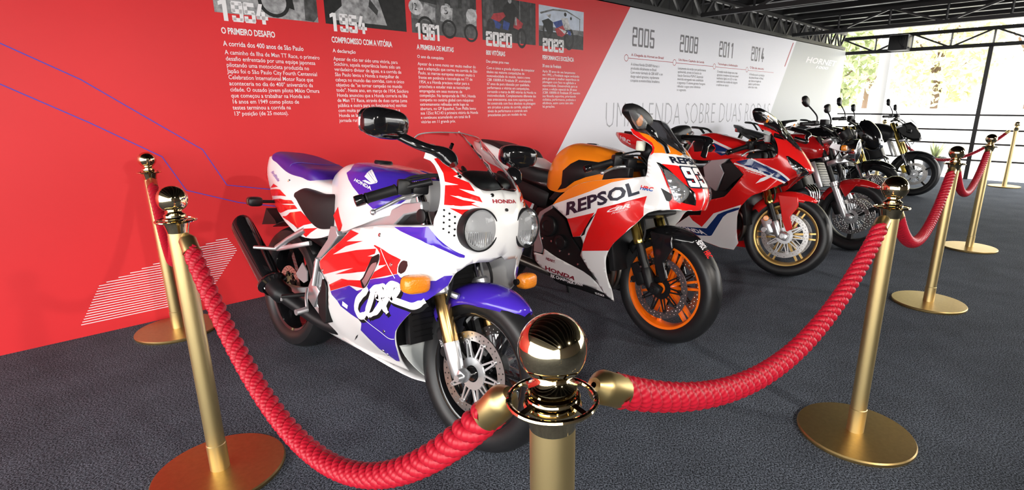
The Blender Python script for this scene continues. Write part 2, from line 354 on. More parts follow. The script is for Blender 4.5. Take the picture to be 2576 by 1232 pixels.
# ---------- the hall: s along the back wall, q out from it, z up ----------
WA = math.radians(45.8); WD = np.array([math.sin(WA), math.cos(WA), 0]); WN = np.array([math.cos(WA), -math.sin(WA), 0]); W0 = np.array([-2.1422, 3.1822, 0])
def WP(s, q, z): return W0 + WD*s + WN*q + np.array([0, 0, z])
WR = np.stack([WD, WN, np.array([0, 0, 1.])], 1)
def sbox(mb, s0, s1, q0, q1, z0, z1, bev=0): return mb.box(WP((s0+s1)/2, (q0+q1)/2, (z0+z1)/2), (s1-s0, q1-q0, z1-z0), WR, bev)
def struct(name, mb, m, parent=None, **k):
    o = mb.obj(name, m, parent, **k)
    if parent is None: o['kind'] = 'structure'
    return o
def carpet_material():
    m = bpy.data.materials.new('grey_blue_carpet'); m.use_nodes = True; nt = m.node_tree; b = nt.nodes['Principled BSDF']
    tc = nt.nodes.new('ShaderNodeTexCoord')
    def noise(sc, det=3):
        n = nt.nodes.new('ShaderNodeTexNoise'); n.inputs['Scale'].default_value = sc; n.inputs['Detail'].default_value = det; n.inputs['Roughness'].default_value = .7
        nt.links.new(tc.outputs['Object'], n.inputs['Vector']); return n
    a = noise(170, 3); c = noise(3, 4); r = nt.nodes.new('ShaderNodeValToRGB'); e = r.color_ramp.elements
    e[0].position = .42; e[0].color = (.008, .010, .014, 1); e[1].position = .68; e[1].color = (.20, .23, .285, 1)
    nt.links.new(a.outputs['Fac'], r.inputs['Fac'])
    mr = nt.nodes.new('ShaderNodeMapRange'); mr.inputs['From Min'].default_value = .3; mr.inputs['From Max'].default_value = .7; mr.inputs['To Min'].default_value = .75; mr.inputs['To Max'].default_value = 1.2
    nt.links.new(c.outputs['Fac'], mr.inputs['Value'])
    mx = nt.nodes.new('ShaderNodeVectorMath'); mx.operation = 'SCALE'; nt.links.new(r.outputs['Color'], mx.inputs[0]); nt.links.new(mr.outputs['Result'], mx.inputs['Scale'])
    nt.links.new(mx.outputs['Vector'], b.inputs['Base Color']); b.inputs['Roughness'].default_value = .95; b.inputs['Specular IOR Level'].default_value = .15
    bp = nt.nodes.new('ShaderNodeBump'); bp.inputs['Strength'].default_value = .7; bp.inputs['Distance'].default_value = .003
    nt.links.new(a.outputs['Fac'], bp.inputs['Height']); nt.links.new(bp.outputs['Normal'], b.inputs['Normal'])
    return m
M_RED = mat('red_print', (.70, .028, .034), .42, noise=.05, nscale=1.2, spec=.4)
M_WPRINT = mat('white_print', (.85, .85, .92), .45); M_GPRINT = mat('grey_print', (.46, .48, .49), .4)
M_BLACK = mat('black_steel', (.012, .012, .013), .45); M_TXTW = mat('white_ink', (.88, .86, .88), .5); M_TXTG = mat('grey_ink', (.17, .16, .18), .5)
M_TXTR = mat('dark_red_ink', (.42, .05, .07), .5); M_BLUEINK = mat('blue_ink', (.10, .05, .45), .5)
struct('floor', sbox(MB(), -4.6, 11.2, -.4, 8.2, -.1, 0), carpet_material(), smooth=0)
M_OUT = mat('pale_concrete', (.55, .54, .52), .9, noise=.1, nscale=2)
struct('ground_outside', sbox(MB(), -40, 60, -40, 45, -.3, -.12), M_OUT, smooth=0)
wall = struct('wall_back', sbox(MB(), -4.6, 11.0, -.12, 0, 0, 2.262), mat('panel_core', (.3, .3, .3), .6), smooth=0)
def wpoly(mb, pts, q): return mb.prism(pts, 0, q, lambda p, z, h: tuple(WP(p, h, z)))
D1Z = lambda z: 2.54 + .745*z
D2Z = lambda z: 7.225 + .626*z
TOPZ = 2.262
wpoly(MB(), [(-4.6, 0), (D1Z(0), 0), (D1Z(TOPZ), TOPZ), (-4.6, TOPZ)], .004).obj('red_banner', M_RED, wall, smooth=0)
wpoly(MB(), [(D1Z(0), 0), (D2Z(0), 0), (D2Z(TOPZ), TOPZ), (D1Z(TOPZ), TOPZ)], .004).obj('white_banner', M_WPRINT, wall, smooth=0)
wpoly(MB(), [(D2Z(0), 0), (11.0, 0), (11.0, TOPZ), (D2Z(TOPZ), TOPZ)], .004).obj('grey_banner', M_GPRINT, wall, smooth=0)
def ink(name, V, F, m, q=.0055): 
    mb = MB(); mb.add([WP(p, q, z) for p, z in V], F); return mb.obj(name, m, wall, smooth=0, fixn=False)
def ink_poly(name, polys, m, q=.0055):
    V = []; F = []
    for P in polys:
        o = len(V); V += P; F += [tuple(i + o for i in t) for t in geometry.tessellate_polygon([[Vector((a, b, 0)) for a, b in P]])]
    return ink(name, V, F, m, q)
def ink_text(name, s, m, box, **k):
    V, F = unit_text(s, **k); x0, x1, z0, z1 = box
    return ink(name, [(x0 + (x1-x0)*x, z0 + (z1-z0)*y) for x, y in V], F, m)
def rect(x0, y0, x1, y1): return [(x0, y0), (x1, y0), (x1, y1), (x0, y1)]
def cham(x0, y0, x1, y1, c): return [(x0 + c, y0), (x1 - c, y0), (x1, y0 + c), (x1, y1 - c), (x1 - c, y1), (x0 + c, y1), (x0, y1 - c), (x0, y0 + c)]
def digit(ch, a=.34, b=.2):
    T, Bt, L, R = rect(.06, 1-b, .94, 1), rect(.06, 0, .94, b), rect(0, .06, a, .94), rect(1-a, .06, 1, .94); Mi = rect(.06, .5-b/2+.02, .94, .5+b/2+.02)
    UL, LL, UR, LR = rect(0, .46, a, .94), rect(0, .06, a, .54), rect(1-a, .46, 1, .94), rect(1-a, .06, 1, .54)
    return {'0': [T, Bt, L, R], '1': [rect(.34, 0, .34+a*1.1, 1), [(.0, .72), (.36, .80), (.36, 1), (.3, 1), (0, .9)]], '2': [T, Bt, UR, Mi, LL, rect(0, .68, a, .94)], '3': [T, Bt, rect(.3, .44, .94, .6), UR, LR, rect(0, .68, a, .94), rect(0, .06, a, .32)],
            '4': [[(0, .22), (0, .42), (.32, 1), (.66, 1), (.36, .42), (.36, .22)], rect(0, .22, 1.06, .4), rect(.48, 0, .48+a, .62)], '5': [T, Bt, UL, Mi, LR, rect(0, .06, a, .32)], '6': [T, Bt, L, Mi, LR, rect(1-a, .70, 1, .94)],
            '8': [T, Bt, L, R, Mi], '9': [T, Bt, UL, R, Mi, rect(0, .06, a, .3)]}[ch]
def year(name, s, x0, x1, z0, z1, m, a=.34, b=.2, gap=.06, lean=0.0):
    n = len(s); w = (x1 - x0)/n; polys = []
    for i, ch in enumerate(s):
        for P in digit(ch, a, b): polys.append([(x0 + w*(i + gap/2 + (1-gap)*p) + lean*q, z0 + (z1-z0)*q) for p, q in P])
    return ink_poly(name, polys, m, .0062)
# printed photographs along the top of the red banner: greys and simple figures
G = [mat('print_grey_%d' % i, (c, c, c*1.03), .5, noise=.55, nscale=26) for i, c in enumerate((.012, .035, .08, .16, .32, .50))]
M_PR, M_PB, M_SKYP = mat('print_red', (.40, .03, .04), .5, noise=.4, nscale=26), mat('print_blue', (.03, .06, .25), .5, noise=.4, nscale=26), mat('print_sky', (.55, .61, .72), .5, noise=.15, nscale=12)
def circ(x, y, r, n=20, ry=None): return [(x + r*math.cos(2*math.pi*i/n), y + (ry or r)*math.sin(2*math.pi*i/n)) for i in range(n)]
def photo(s0, shapes, bg):
    w, z0, h = .605, 1.780, .35
    base = MB(); wpoly(base, rect(s0, z0, s0 + w, z0 + h), .0052); p = base.obj('printed_photo', bg, wall, smooth=0)
    for k, (m, P) in enumerate(shapes):
        mb = MB(); pts = [(s0 + w*a, z0 + h*b) for a, b in P]; mb.add([WP(x, .0054 + .00002*k, z) for x, z in pts], [tuple(t) for t in geometry.tessellate_polygon([[Vector((a, b, 0)) for a, b in pts]])])
        mb.obj('photo_figure', m, p, smooth=0, fixn=False)
def ring(x, y, r, t, n=22, asp=.58): return [(x + r*asp*math.cos(2*math.pi*i/n), y + r*math.sin(2*math.pi*i/n)) for i in range(n + 1)] + [(x + (r-t)*asp*math.cos(-2*math.pi*i/n), y + (r-t)*math.sin(-2*math.pi*i/n)) for i in range(n + 1)]
photo(.268, [(G[2], rect(0, .45, 1, 1)), (G[1], [(0, .4), (.5, .55), (.6, 1), (0, 1)]), (G[4], [(.0, 0), (1, 0), (1, .42), (.3, .5), (0, .3)]), (G[0], ring(.56, .28, .27, .06)), (G[0], [(.60, .35), (.70, .6), (.66, 1), (.58, 1)]), (G[0], [(.70, .2), (.76, .17), (.73, .65), (.66, .95), (.62, .9), (.67, .55)]),
             (G[1], [(.42, .5), (.52, .4), (.6, .6), (.5, .75)]), (G[2], [(.86, .02), (.95, 0), (1, .1), (1, 1), (.88, 1)]), (G[1], [(.80, .55), (.84, .5), (.85, .8), (.79, .8)])], G[3])
photo(.922, [(G[4], [(.20, 1), (.20, .35), (.10, .2), (.10, .08), (.74, .08), (.60, .80), (.55, 1)]), (G[2], [(.42, .78), (.62, .68), (.60, .58), (.46, .68)]), (G[1], [(.54, .55), (.64, .35), (.62, .25), (.52, .4)]), (G[3], [(.25, .6), (.36, .78), (.34, .55)]), (G[1], [(.38, .9), (.50, .88), (.48, 1), (.40, 1)])], G[0])
photo(1.573, [(G[1], rect(0, .62, 1, 1)), (G[3], [(0, .3), (.35, .25), (.36, .62), (.05, .66)]), (G[5], circ(.07, .52, .10, ry=.16)), (G[4], [(.12, .35), (.34, .3), (.35, .55), (.2, .62)]), (G[4], [(.42, .3), (.6, .28), (.62, .6), (.46, .66)]), (G[5], circ(.52, .52, .09, ry=.16)), (G[0], ring(.55, .15, .2, .05)), (G[4], [(.82, .3), (1, .28), (1, .64), (.86, .64)]),
              (G[5], circ(.92, .5, .09, ry=.15)), (G[0], ring(.90, .12, .2, .05)), (G[0], ring(.2, .16, .2, .05)), (G[2], [(.38, .6), (.5, .64), (.48, 1), (.36, 1)]), (G[3], circ(.64, .93, .05, ry=.09)), (G[3], circ(.83, .95, .05, ry=.09)), (G[2], [(.58, .6), (.7, .62), (.72, .86), (.58, .86)]), (G[2], [(.76, .6), (.9, .64), (.9, .86), (.77, .88)])], G[2])
for tx, x in (('12', .05), ('5', .51), ('7', .915)): ink_text('printed_number', tx, G[0], (1.573 + .605*(x - .03), 1.573 + .605*(x + .035), 1.94, 1.99))
photo(2.237, [(G[2], rect(.02, .3, .2, 1)), (G[3], rect(.68, 0, .695, 1)), (G[2], rect(.9, .2, .91, 1)), (G[0], [(.36, .3), (.38, .8), (.46, .93), (.56, .93), (.66, .76), (.64, .3)]), (G[4], circ(.50, 1.0 - .03, .035, ry=.07)), (M_PB, [(.12, .35), (.3, .28), (.34, .4), (.2, .5)]), (M_PR, [(.15, .5), (.3, .45), (.42, .6), (.38, .68), (.2, .62)]), (M_PB, [(.36, .3), (.46, .28), (.5, .45), (.38, .5)]),
              (M_PR, [(.56, .36), (.7, .3), (.75, .48), (.6, .62)]), (G[4], [(.58, .42), (.63, .42), (.62, .62), (.59, .6)]), (G[0], ring(.72, .13, .24, .07, asp=.4)), (G[1], circ(.15, .3, .08, ry=.2))], G[1])
photo(2.882, [(G[1], rect(0, 0, 1, .38)), (G[3], [(0, .38), (.5, .42), (1, .36), (1, .5), (0, .5)]), (G[3], [(.02, .82), (.3, .95), (.6, .97), (.92, .8), (.92, .78), (.6, .93), (.3, .91), (.04, .78)]), (G[3], rect(.9, .45, .915, .8)), (G[0], ring(.66, .25, .29, .09, asp=.4)), (G[0], ring(.18, .4, .25, .09, asp=.4)), (M_PB, [(.3, .62), (.5, .72), (.56, .5), (.42, .4)]), (G[5], [(.48, .75), (.62, .78), (.7, .5), (.55, .46)]),
              (M_PR, [(.34, .46), (.52, .58), (.60, .38), (.5, .28), (.4, .3)]), (G[5], [(.42, .5), (.6, .44), (.56, .36)]), (M_PB, [(.62, .48), (.7, .44), (.7, .34), (.64, .36)]), (G[0], [(.06, .62), (.2, .7), (.3, .62), (.3, .35), (.2, .3)]), (G[5], [(.14, .78), (.26, .82), (.24, .7)]), (G[0], circ(.57, .86, .03, ry=.05)), (G[0], circ(.70, .78, .02, ry=.04))], M_SKYP)
COLS = [(.288, '1954', .270, 'O PRIMEIRO DESAFIO', .302, 'A corrida dos 400 anos de São Paulo', .468, ['A caminho da Ilha de Man TT Race, o primeiro', 'desafio enfrentado por uma equipe japonesa', 'pilotando uma motocicleta produzida no', 'Japão foi o São Paulo City Fourth Centennial', 'Celebration International Motor Race que', 'aconteceria no dia do 400° aniversário da', 'cidade. O ousado jovem piloto Mikio Omura', 'que começou a trabalhar na Honda aos', '16 anos em 1949 como piloto de', 'testes terminou a corrida na', '13ª posição (de 25 motos).'], .568, 1.187),
        (.950, '1954', .260, 'COMPROMISSO COM A VITÓRIA', .450, 'A declaração', .164, ['Apesar de não ter sido uma vitória, para', 'Soichiro, aquela experiência havia sido um', 'verdadeiro divisor de águas, e a corrida de', 'São Paulo levou a Honda a mergulhar de', 'cabeça no mundo das corridas, com o único', 'objetivo de "se tornar campeão no mundo', 'todo". Neste ano, em março de 1954, Soichiro', 'Honda anunciou que a Honda correria na Ilha', 'de Man TT Race, através de duas cartas (uma', 'pública e outra para os funcionários) escritas', 'com muita paixão, deixando claro que a', 'Honda se lançaria em uma nova', 'jornada rumo ao mundo.'], .560, 1.134),
        (1.604, '1961', .225, 'A PRIMEIRA DE MUITAS', .337, 'O ano da conquista', .238, ['Apesar de a nova moto ser muito melhor do', 'que a adaptação que correu na corrida de São', 'Paulo, as marcas europeias estavam muito à', 'frente em potência e tecnologia no TT de', '1954, e a Honda precisou voltar para a', 'prancheta e estudar mais as tecnologias', 'empregadas em seus motores de', 'competição. Na temporada de 1961, Honda', 'competiu no cenário global com máquinas', 'extremamente refinadas onde logo na', 'abertura, no GP Espanhol, Tom Phillis levou', 'sua 125cc RC143 à primeira vitória da Honda', 'e continuou acumulando um total de 8', 'vitórias em 11 grands prix.'], .565, 1.112),
        (2.268, '2020', .292, '800 VITÓRIAS', .21, 'Das pistas pras ruas', .25, ['Com o único e grande objetivo de conquistar', 'títulos nas maiores competições de', 'motovelocidade do mundo, nasce a nova', 'CBR 1000RR-R Fireblade SP, acumulando', '67 anos de pura obsessão por qualidade,', 'performance e vitórias em competições,', 'coroando a marca de 800 vitórias da Honda na', 'motovelocidade. Completamente diferente das', 'suas antecessoras, essa nova superesportiva', 'foi construída com foco absoluto na pilotagem', 'em circuitos e pistas de corrida, atingindo', 'níveis de performance e controle sem', 'precedentes para um modelo de rua.'], .575, 1.158),
        (2.926, '2023', .285, 'PERFORMANCE E EXCELÊNCIA', .428, '30 anos de Fireblade', .25, ['Após 30 anos do seu lançamento', 'em 1992, a Fireblade segue evoluindo', 'para garantir a melhor experiência de', 'pilotagem com foco na agilidade e', 'esportividade. Desenvolvida para as', 'pistas, a edição especial de 30 anos', '(CBR 1000RR-R Fireblade SP) mantém', 'sua filosofia esportiva, priorizando', 'ciclística, performance, potência e', 'eficiência, assim como tem sido', 'há gerações.'], .525, 1.228)]
for s0, yr, yw, tt, tw, sb, sw, body, bw, zb in COLS:
    year('year_lettering', yr, s0, s0 + yw, 1.736, 1.852, M_TXTW)
    ink_text('title_lettering', tt, M_TXTW, (s0, s0 + tw, 1.662, 1.700 + (.012 if any(c in tt for c in 'ÓÊ') else 0)), bold=.025, spacing=.95)
    ink_text('subtitle_lettering', sb, M_TXTW, (s0, s0 + sw, 1.594, 1.624), bold=.012)
    ink_text('paragraph_lettering', '\n'.join(body), M_TXTW, (s0, s0 + bw, zb - .006, 1.572), bold=.004)
for k, (s0, yr, tt, tw, body) in enumerate([(4.27, '2005', 'A Chegada da Hornet ao Brasil', .62, ['A icônica Honda CB 600F Hornet é', 'produzida oficialmente no Brasil.', 'Com motor derivado da CBR 600F e um', 'design naked agressivo, rapidamente', 'conquista os motociclistas brasileiros.']),
        (5.21, '2008', 'Um Novo Capítulo da Lenda', .60, ['Lançamento da versão com performance', 'aprimorada, através de Sistema de', 'Injeção Eletrônica PGM-FI, Suspensão', 'invertida entregando mais estabilidade', 'e segurança. O sistema garante frenagens', 'refinadas e segue como referência', 'no segmento.']),
        (6.16, '2011', 'Tecnologia e Sofisticação', .56, ['O modelo recebe design novo, mais', 'agressivo e moderno com novo painel', 'totalmente digital, em LCD e o mais', 'confortável dos modelos da categoria', 'e reafirma seu espaço.']),
        (7.09, '2014', 'O fim de uma era', .45, ['A Honda encerra a produção', 'da icônica Hornet no Brasil,', 'que deixa um legado de', 'paixão e performance', 'sobre duas rodas.'])]):
    year('year_lettering', yr, s0, s0 + .43, 1.876, 2.072, M_TXTG, .22, .12, .22)
    ink_text('title_lettering', tt, M_TXTR, (s0, s0 + tw, 1.765, 1.80), bold=.015)
    n = len(body); ink_text('paragraph_lettering', '\n'.join(body), M_TXTG, (s0, s0 + (.62, .66, .6, .5)[k], 1.70 - .041*n, 1.705))
    mb = MB(); P = ring(s0 - .085, 1.748, .036, .006, asp=1); ink_poly('timeline_marker', [P], M_TXTR)
ink_poly('timeline_rule', [rect(4.22, 1.745, 5.09, 1.751), rect(5.16, 1.743, 6.04, 1.749), rect(6.11, 1.741, 6.97, 1.747), rect(7.04, 1.739, 7.9, 1.744)], M_TXTR)
ink_text('slogan_lettering', 'UMA LENDA SOBRE DUAS RODAS', mat('pale_grey_ink', (.42, .42, .46), .5), (3.866, 7.9, 1.02, 1.281), bold=-.022, spacing=1.08)
ink_poly('red_slash', [[(8.27, 1.85), (8.30, 1.85), (8.535, 2.225), (8.505, 2.225)]], M_TXTR)
ink_text('brand_lettering', 'HORNET', M_TXTW, (9.11, 10.6, 1.955, 2.055), bold=.03, shear=.3)
ink_text('model_lettering', '1000', M_TXTW, (9.58, 10.2, 1.88, 1.93), bold=.03, shear=.3)
# violet zigzag lines and white hatching low on the red banner
def zig(P):
    V, F = stroke2d(P, .006); return ink('violet_line', V, F, M_BLUEINK)
zig([(-1.2, 1.85), (-.4, 1.38), (-.086, 1.133), (.095, .993), (.195, .769), (.349, .735), (1.4, .52)])
zig([(-1.2, 1.66), (-.4, 1.16), (-.112, .964), (-.023, .76), (.247, .652), (1.3, .40)])
hat = []
for i in range(27):
    z = .07 + i*.0144; r = (.198 - (.348 - z)*.77) if z < .348 else .198 - (z - .348)*.55
    l = max(-.62 + (z - .07)*.55, (z - .30)*3.9 - .42)
    if r - l > .02: hat.append(rect(l, z, r, z + .0042))
ink_poly('white_hatching', hat, M_TXTW)
# black roof: trusses run out from the wall, one follows the wall top
def truss(name, a, b, z0, z1, n, parent=None, w=.05):
    mb = MB(); a = np.array(a); b = np.array(b); e0 = np.array([0, 0, z0]); e1 = np.array([0, 0, z1])
    mb.bar(a + e0, b + e0, w, w); mb.bar(a + e1, b + e1, w, w); root = struct(name, mb, M_BLACK, parent, smooth=0)
    for i in range(n):
        p, q = a + (b - a)*i/n, a + (b - a)*(i + 1)/n
        MB().bar(p + (e0 if i % 2 else e1), q + (e1 if i % 2 else e0), .028, .028).obj('diagonal_strut', M_STRUT, root, smooth=0)
        if i: MB().bar(p + e0, p + e1, .022, .022).obj('vertical_strut', M_STRUT, root, smooth=0)
    return root
M_STRUT = mat('dark_grey_steel', (.028, .028, .03), .35)
roof = struct('ceiling', sbox(MB(), -4.6, 11.3, -.5, 8.2, 2.86, 2.92), mat('black_roof_deck', (.008, .008, .008), .7), smooth=0)
struct('wall_upper', sbox(MB(), -4.6, 11.2, -.5, -.45, 2.2, 2.86), mat('black_cladding', (.01, .01, .01), .7), smooth=0)
truss('trim_1', WP(1.0, -.03, 0), WP(11.0, -.03, 0), 2.30, 2.56, 40)
for k, s in enumerate((2.9, 5.6, 8.35)): truss('trim_%d' % (k + 2), WP(s, .05, 0), WP(s, 8, 0), 2.32, 2.56, 12)
for k in range(24):
    s = -2.2 + .57*k; mb = MB(); sbox(mb, s - .025, s + .025, -.4, 8.1, 2.60, 2.86); sbox(mb, s - .05, s + .05, -.4, 8.1, 2.588, 2.60); mb.obj('roof_beam', M_STRUT, roof, smooth=0)
struct('wall_front', sbox(MB(), -2.2, 6.4, 8.1, 8.2, 0, 2.86), mat('dark_wall', (.10, .095, .09), .7), smooth=0)
# far end: open steel front with rails, bright yard and trees outside
truss('trim_5', WP(11.1, -.1, 0), WP(11.1, 8, 0), 2.22, 2.48, 14, w=.06)
M_WHITE = mat('white_paint', (.82, .82, .81), .5)
M_MULL = mat('black_rail', (.02, .02, .02), .4)
rails = thing('steel_railing', 'black horizontal steel railing across the bright open end of the hall', 'railing', Matrix.Translation(Vector(WP(11.1, 3, 0))))
def rel(o, root):
    o.matrix_parent_inverse = root.matrix_world.inverted(); return o
for z in (1.09, .84, .61, .33): rel(sbox(MB(), 11.08, 11.11, -.05, 8, z - .014, z + .014).obj('rail', M_MULL, rails, smooth=0), rails)
for q in (2.2, 4.4, 6.6): rel(sbox(MB(), 11.07, 11.12, q - .03, q + .03, 0, 2.22).obj('post', M_MULL, rails, smooth=0), rails)
def column(s, q, w, lab):
    mb = MB(); sbox(mb, s - w/2, s + w/2, q - w/2, q + w/2, -.12, 3.2, .01); sbox(mb, s - w*.7, s + w*.7, q - w*.7, q + w*.7, -.12, .05, .008)
    tag(mb.obj('white_column', M_WHITE), lab, 'column')
column(11.75, .52, .2, 'white square column just outside the open end of the hall')
# ---------- brass posts and braided red ropes ----------
M_BRASS = mat('brushed_brass', (.72, .56, .27), .40, 1.0); M_BALL = mat('polished_brass', (.80, .66, .40), .05, 1.0); M_PLATE = mat('satin_brass', (.44, .31, .13), .40, 1.0, noise=.06, nscale=60)
M_CAP = mat('aged_brass', (.52, .40, .18), .38, 1.0); M_STEEL = mat('bright_steel', (.7, .7, .7), .2, 1.0)
def make_post():
    r = thing('barrier_post', 'x', 'barrier post')
    MB().lathe([(0, 0), (.205, 0), (.207, .004), (.207, .012), (.203, .017), (.03, .019), (0, .019)], seg=64).obj('base_plate', M_PLATE, r)
    MB().lathe([(.0285, .018), (.0285, .885)], seg=32).obj('pole', M_BRASS, r)
    MB().lathe([(.0305, .018), (.0305, .115), (.0285, .117)], seg=32).obj('pole_sleeve', M_BRASS, r)
    c = MB().lathe([(.0288, .868), (.0305, .878), (.034, .892), (.036, .899), (.034, .903), (.028, .905)], seg=40)
    c.obj('collar', M_BALL, r)
    g = MB(); g.lathe([(.0535 + .0035*math.cos(t), .905 + .0035*math.sin(t)) for t in [k*math.pi/4 for k in range(8)]], seg=48, closed=True)
    g.lathe([(.031 + .003*math.cos(t), .910 + .003*math.sin(t)) for t in [k*math.pi/4 for k in range(8)]], seg=40, closed=True)
    for k in range(4):
        a = k*math.pi/2 + .5; e = np.array([math.cos(a), math.sin(a), 0]); g.bar(e*.03 + np.array([0, 0, .909]), e*.053 + np.array([0, 0, .905]), .008, .004)
    g.obj('rope_ring', M_BALL, r)
    MB().lathe([(.020, .90), (.022, .912), (.030, .918), (.030, .924), (.022, .930), (.020, .936)], seg=32).obj('ball_neck', M_BALL, r)
    MB().ball((0, 0, .972), .042, 40, 24).obj('ball_finial', M_BALL, r)
    return r
POSTS = {'L': ((-1.15, 1.617), 'left brass post on a wide round base, a rope hanging in front of its pole'), 'C': ((.007, .58), 'large brass post in the foreground centre with ball top'), 'R': ((1.21, 1.84), 'brass barrier post on the right with full round base on open carpet'),
         'L2': ((-2.12, 2.845), 'brass post right against the red wall, behind the left post'), 'R2': ((2.49, 3.27), 'brass post at the right edge with its pale round base beside the carpet aisle'), 'F': (tuple(WP(10.4, 1.0, 0)[:2]), 'distant brass post half hidden behind the last black motorcycle'), 'G': (tuple(WP(10.4, 2.8, 0)[:2]), 'distant brass post by the railing past the right edge'), 'R3': (tuple(WP(5.3, 3.1, 0)[:2]), 'brass barrier post farthest along the row past the right edge')}
proto = make_post()
for i, (k, (p, lab)) in enumerate(POSTS.items()):
    o = proto if i == 0 else copy_tree(proto)
    o.location = (p[0], p[1], 0); o.rotation_euler = (0, 0, .3*i); o['label'] = lab; o['group'] = 'brass barrier posts'
M_ROPE = mat('red_cord', (.38, .006, .020), .42, spec=.4)
def make_rope(a, b, za, zb, zm, lab, seg_m=150, full=True):
    A = np.array(POSTS[a][0] + (0,)); B = np.array(POSTS[b][0] + (0,)); d = nrm(B - A); L = np.linalg.norm(B - A)
    r = thing('barrier_rope', lab, 'rope', Matrix.Translation(Vector((A + B)/2 + np.array([0, 0, zm - .03]))), 'braided red ropes')
    inv = r.matrix_world.inverted()
    pa = A + d*.056; pb = B - d*.056; za, zb = za, zb
    def P(t):  # hanging curve
        h = 4*t*(1-t); return pa + (pb - pa)*t + np.array([0, 0, za + (zb - za)*t - ((za + zb)/2 - zm)*h])
    N = 400; pts = [P(i/N) for i in range(N + 1)]; cum = np.concatenate([[0], np.cumsum([np.linalg.norm(pts[i+1] - pts[i]) for i in range(N)])]); T = cum[-1]
    def at(l): return np.array([np.interp(l, cum, [p[k] for p in pts]) for k in range(3)])
    capl = .095
    for sgn, l0 in ((1, 0), (-1, T)):
        e0, e1 = at(l0 + sgn*.028), at(l0 + sgn*capl); ax = nrm(e1 - e0)
        h = MB(); h.tube([at(l0 + sgn*.028) + ax*.004, at(l0 + sgn*.012), at(l0) + np.array([0, 0, .012]), at(l0) - ax*.004 + np.array([0, 0, .006]), at(l0) - np.array([0, 0, .004])], [.005, .0045, .004, .0035, .003], 8)
        k = MB(); k.lathe([(.004, 0), (.010, .001), (.013, .006), (.019, .014), (.0235, .022), (.0235, .060), (.0245, .066), (.0205, .067)], e0, ax, 24)
        cap = rel(k.obj('end_cap', M_CAP, r), r); hk = h.obj('hook', M_BALL, cap); hk.matrix_parent_inverse = inv
        pm = e0 + ax*.055; sd = nrm(np.cross(ax, (0, 0, 1))); rv = MB().ball(pm - sd*.0235, .004, 10, 6).obj('rivet', M_STEEL, cap); rv.matrix_parent_inverse = inv
    l0, l1 = capl - .01, T - capl + .01; n = int((l1 - l0)*seg_m); NS = 3; pitch = .098; SEG = 14
    fr = []; x = None; amp = .055 if seg_m > 400 else 0
    for i in range(n + 1):
        l = l0 + (l1 - l0)*i/n; p = at(l); q = nrm(at(min(l + .004, T)) - at(max(l - .004, 0)))
        if x is None: x, y, q = basis(q)
        else: x = nrm(x - q*(x @ q)); y = np.cross(q, x)
        fr.append((p, x.copy(), y.copy(), l))
    for s in range(NS):
        mb = MB(); path = []; 
        for p, x, y, l in fr:
            a = 2*math.pi*(l/pitch + s/NS); path.append(p + .0132*(math.cos(a)*x + math.sin(a)*y))
        V = []; X = None; m = len(path)
        for i in range(m):
            t = nrm(path[min(i+1, m-1)] - path[max(i-1, 0)])
            if X is None: X, Y, t = basis(t)
            else: X = nrm(X - t*(X @ t)); Y = np.cross(t, X)
            for k in range(SEG):
                th = 2*math.pi*k/SEG; rr = .0118*(1 + amp*math.cos(th + 2*math.pi*fr[i][3]/.0062)); V.append(path[i] + rr*(math.cos(th)*X + math.sin(th)*Y))
        F = [(i*SEG + k, i*SEG + (k+1) % SEG, (i+1)*SEG + (k+1) % SEG, (i+1)*SEG + k) for i in range(m - 1) for k in range(SEG)]
        rel(mb.add(V, F).obj('strand', M_ROPE, r, smooth=60), r)
    return r
make_rope('L', 'C', .895, .905, .47, 'braided red rope sagging between the left post and the foreground post', 900)
make_rope('C', 'R', .905, .895, .655, 'braided red rope between the foreground post and the right post', 900)
make_rope('R', 'R2', .90, .90, .62, 'braided red rope leaving the right post towards the right edge', 500)
make_rope('L2', 'L', .895, .89, .62, 'braided red rope at the far left beside the red wall', 150)
make_rope('R2', 'R3', .90, .90, .62, 'braided red rope farthest along the row on the right')
make_rope('F', 'G', .90, .90, .36, 'thin distant red rope hanging before the railing beyond the last motorcycle', 120)
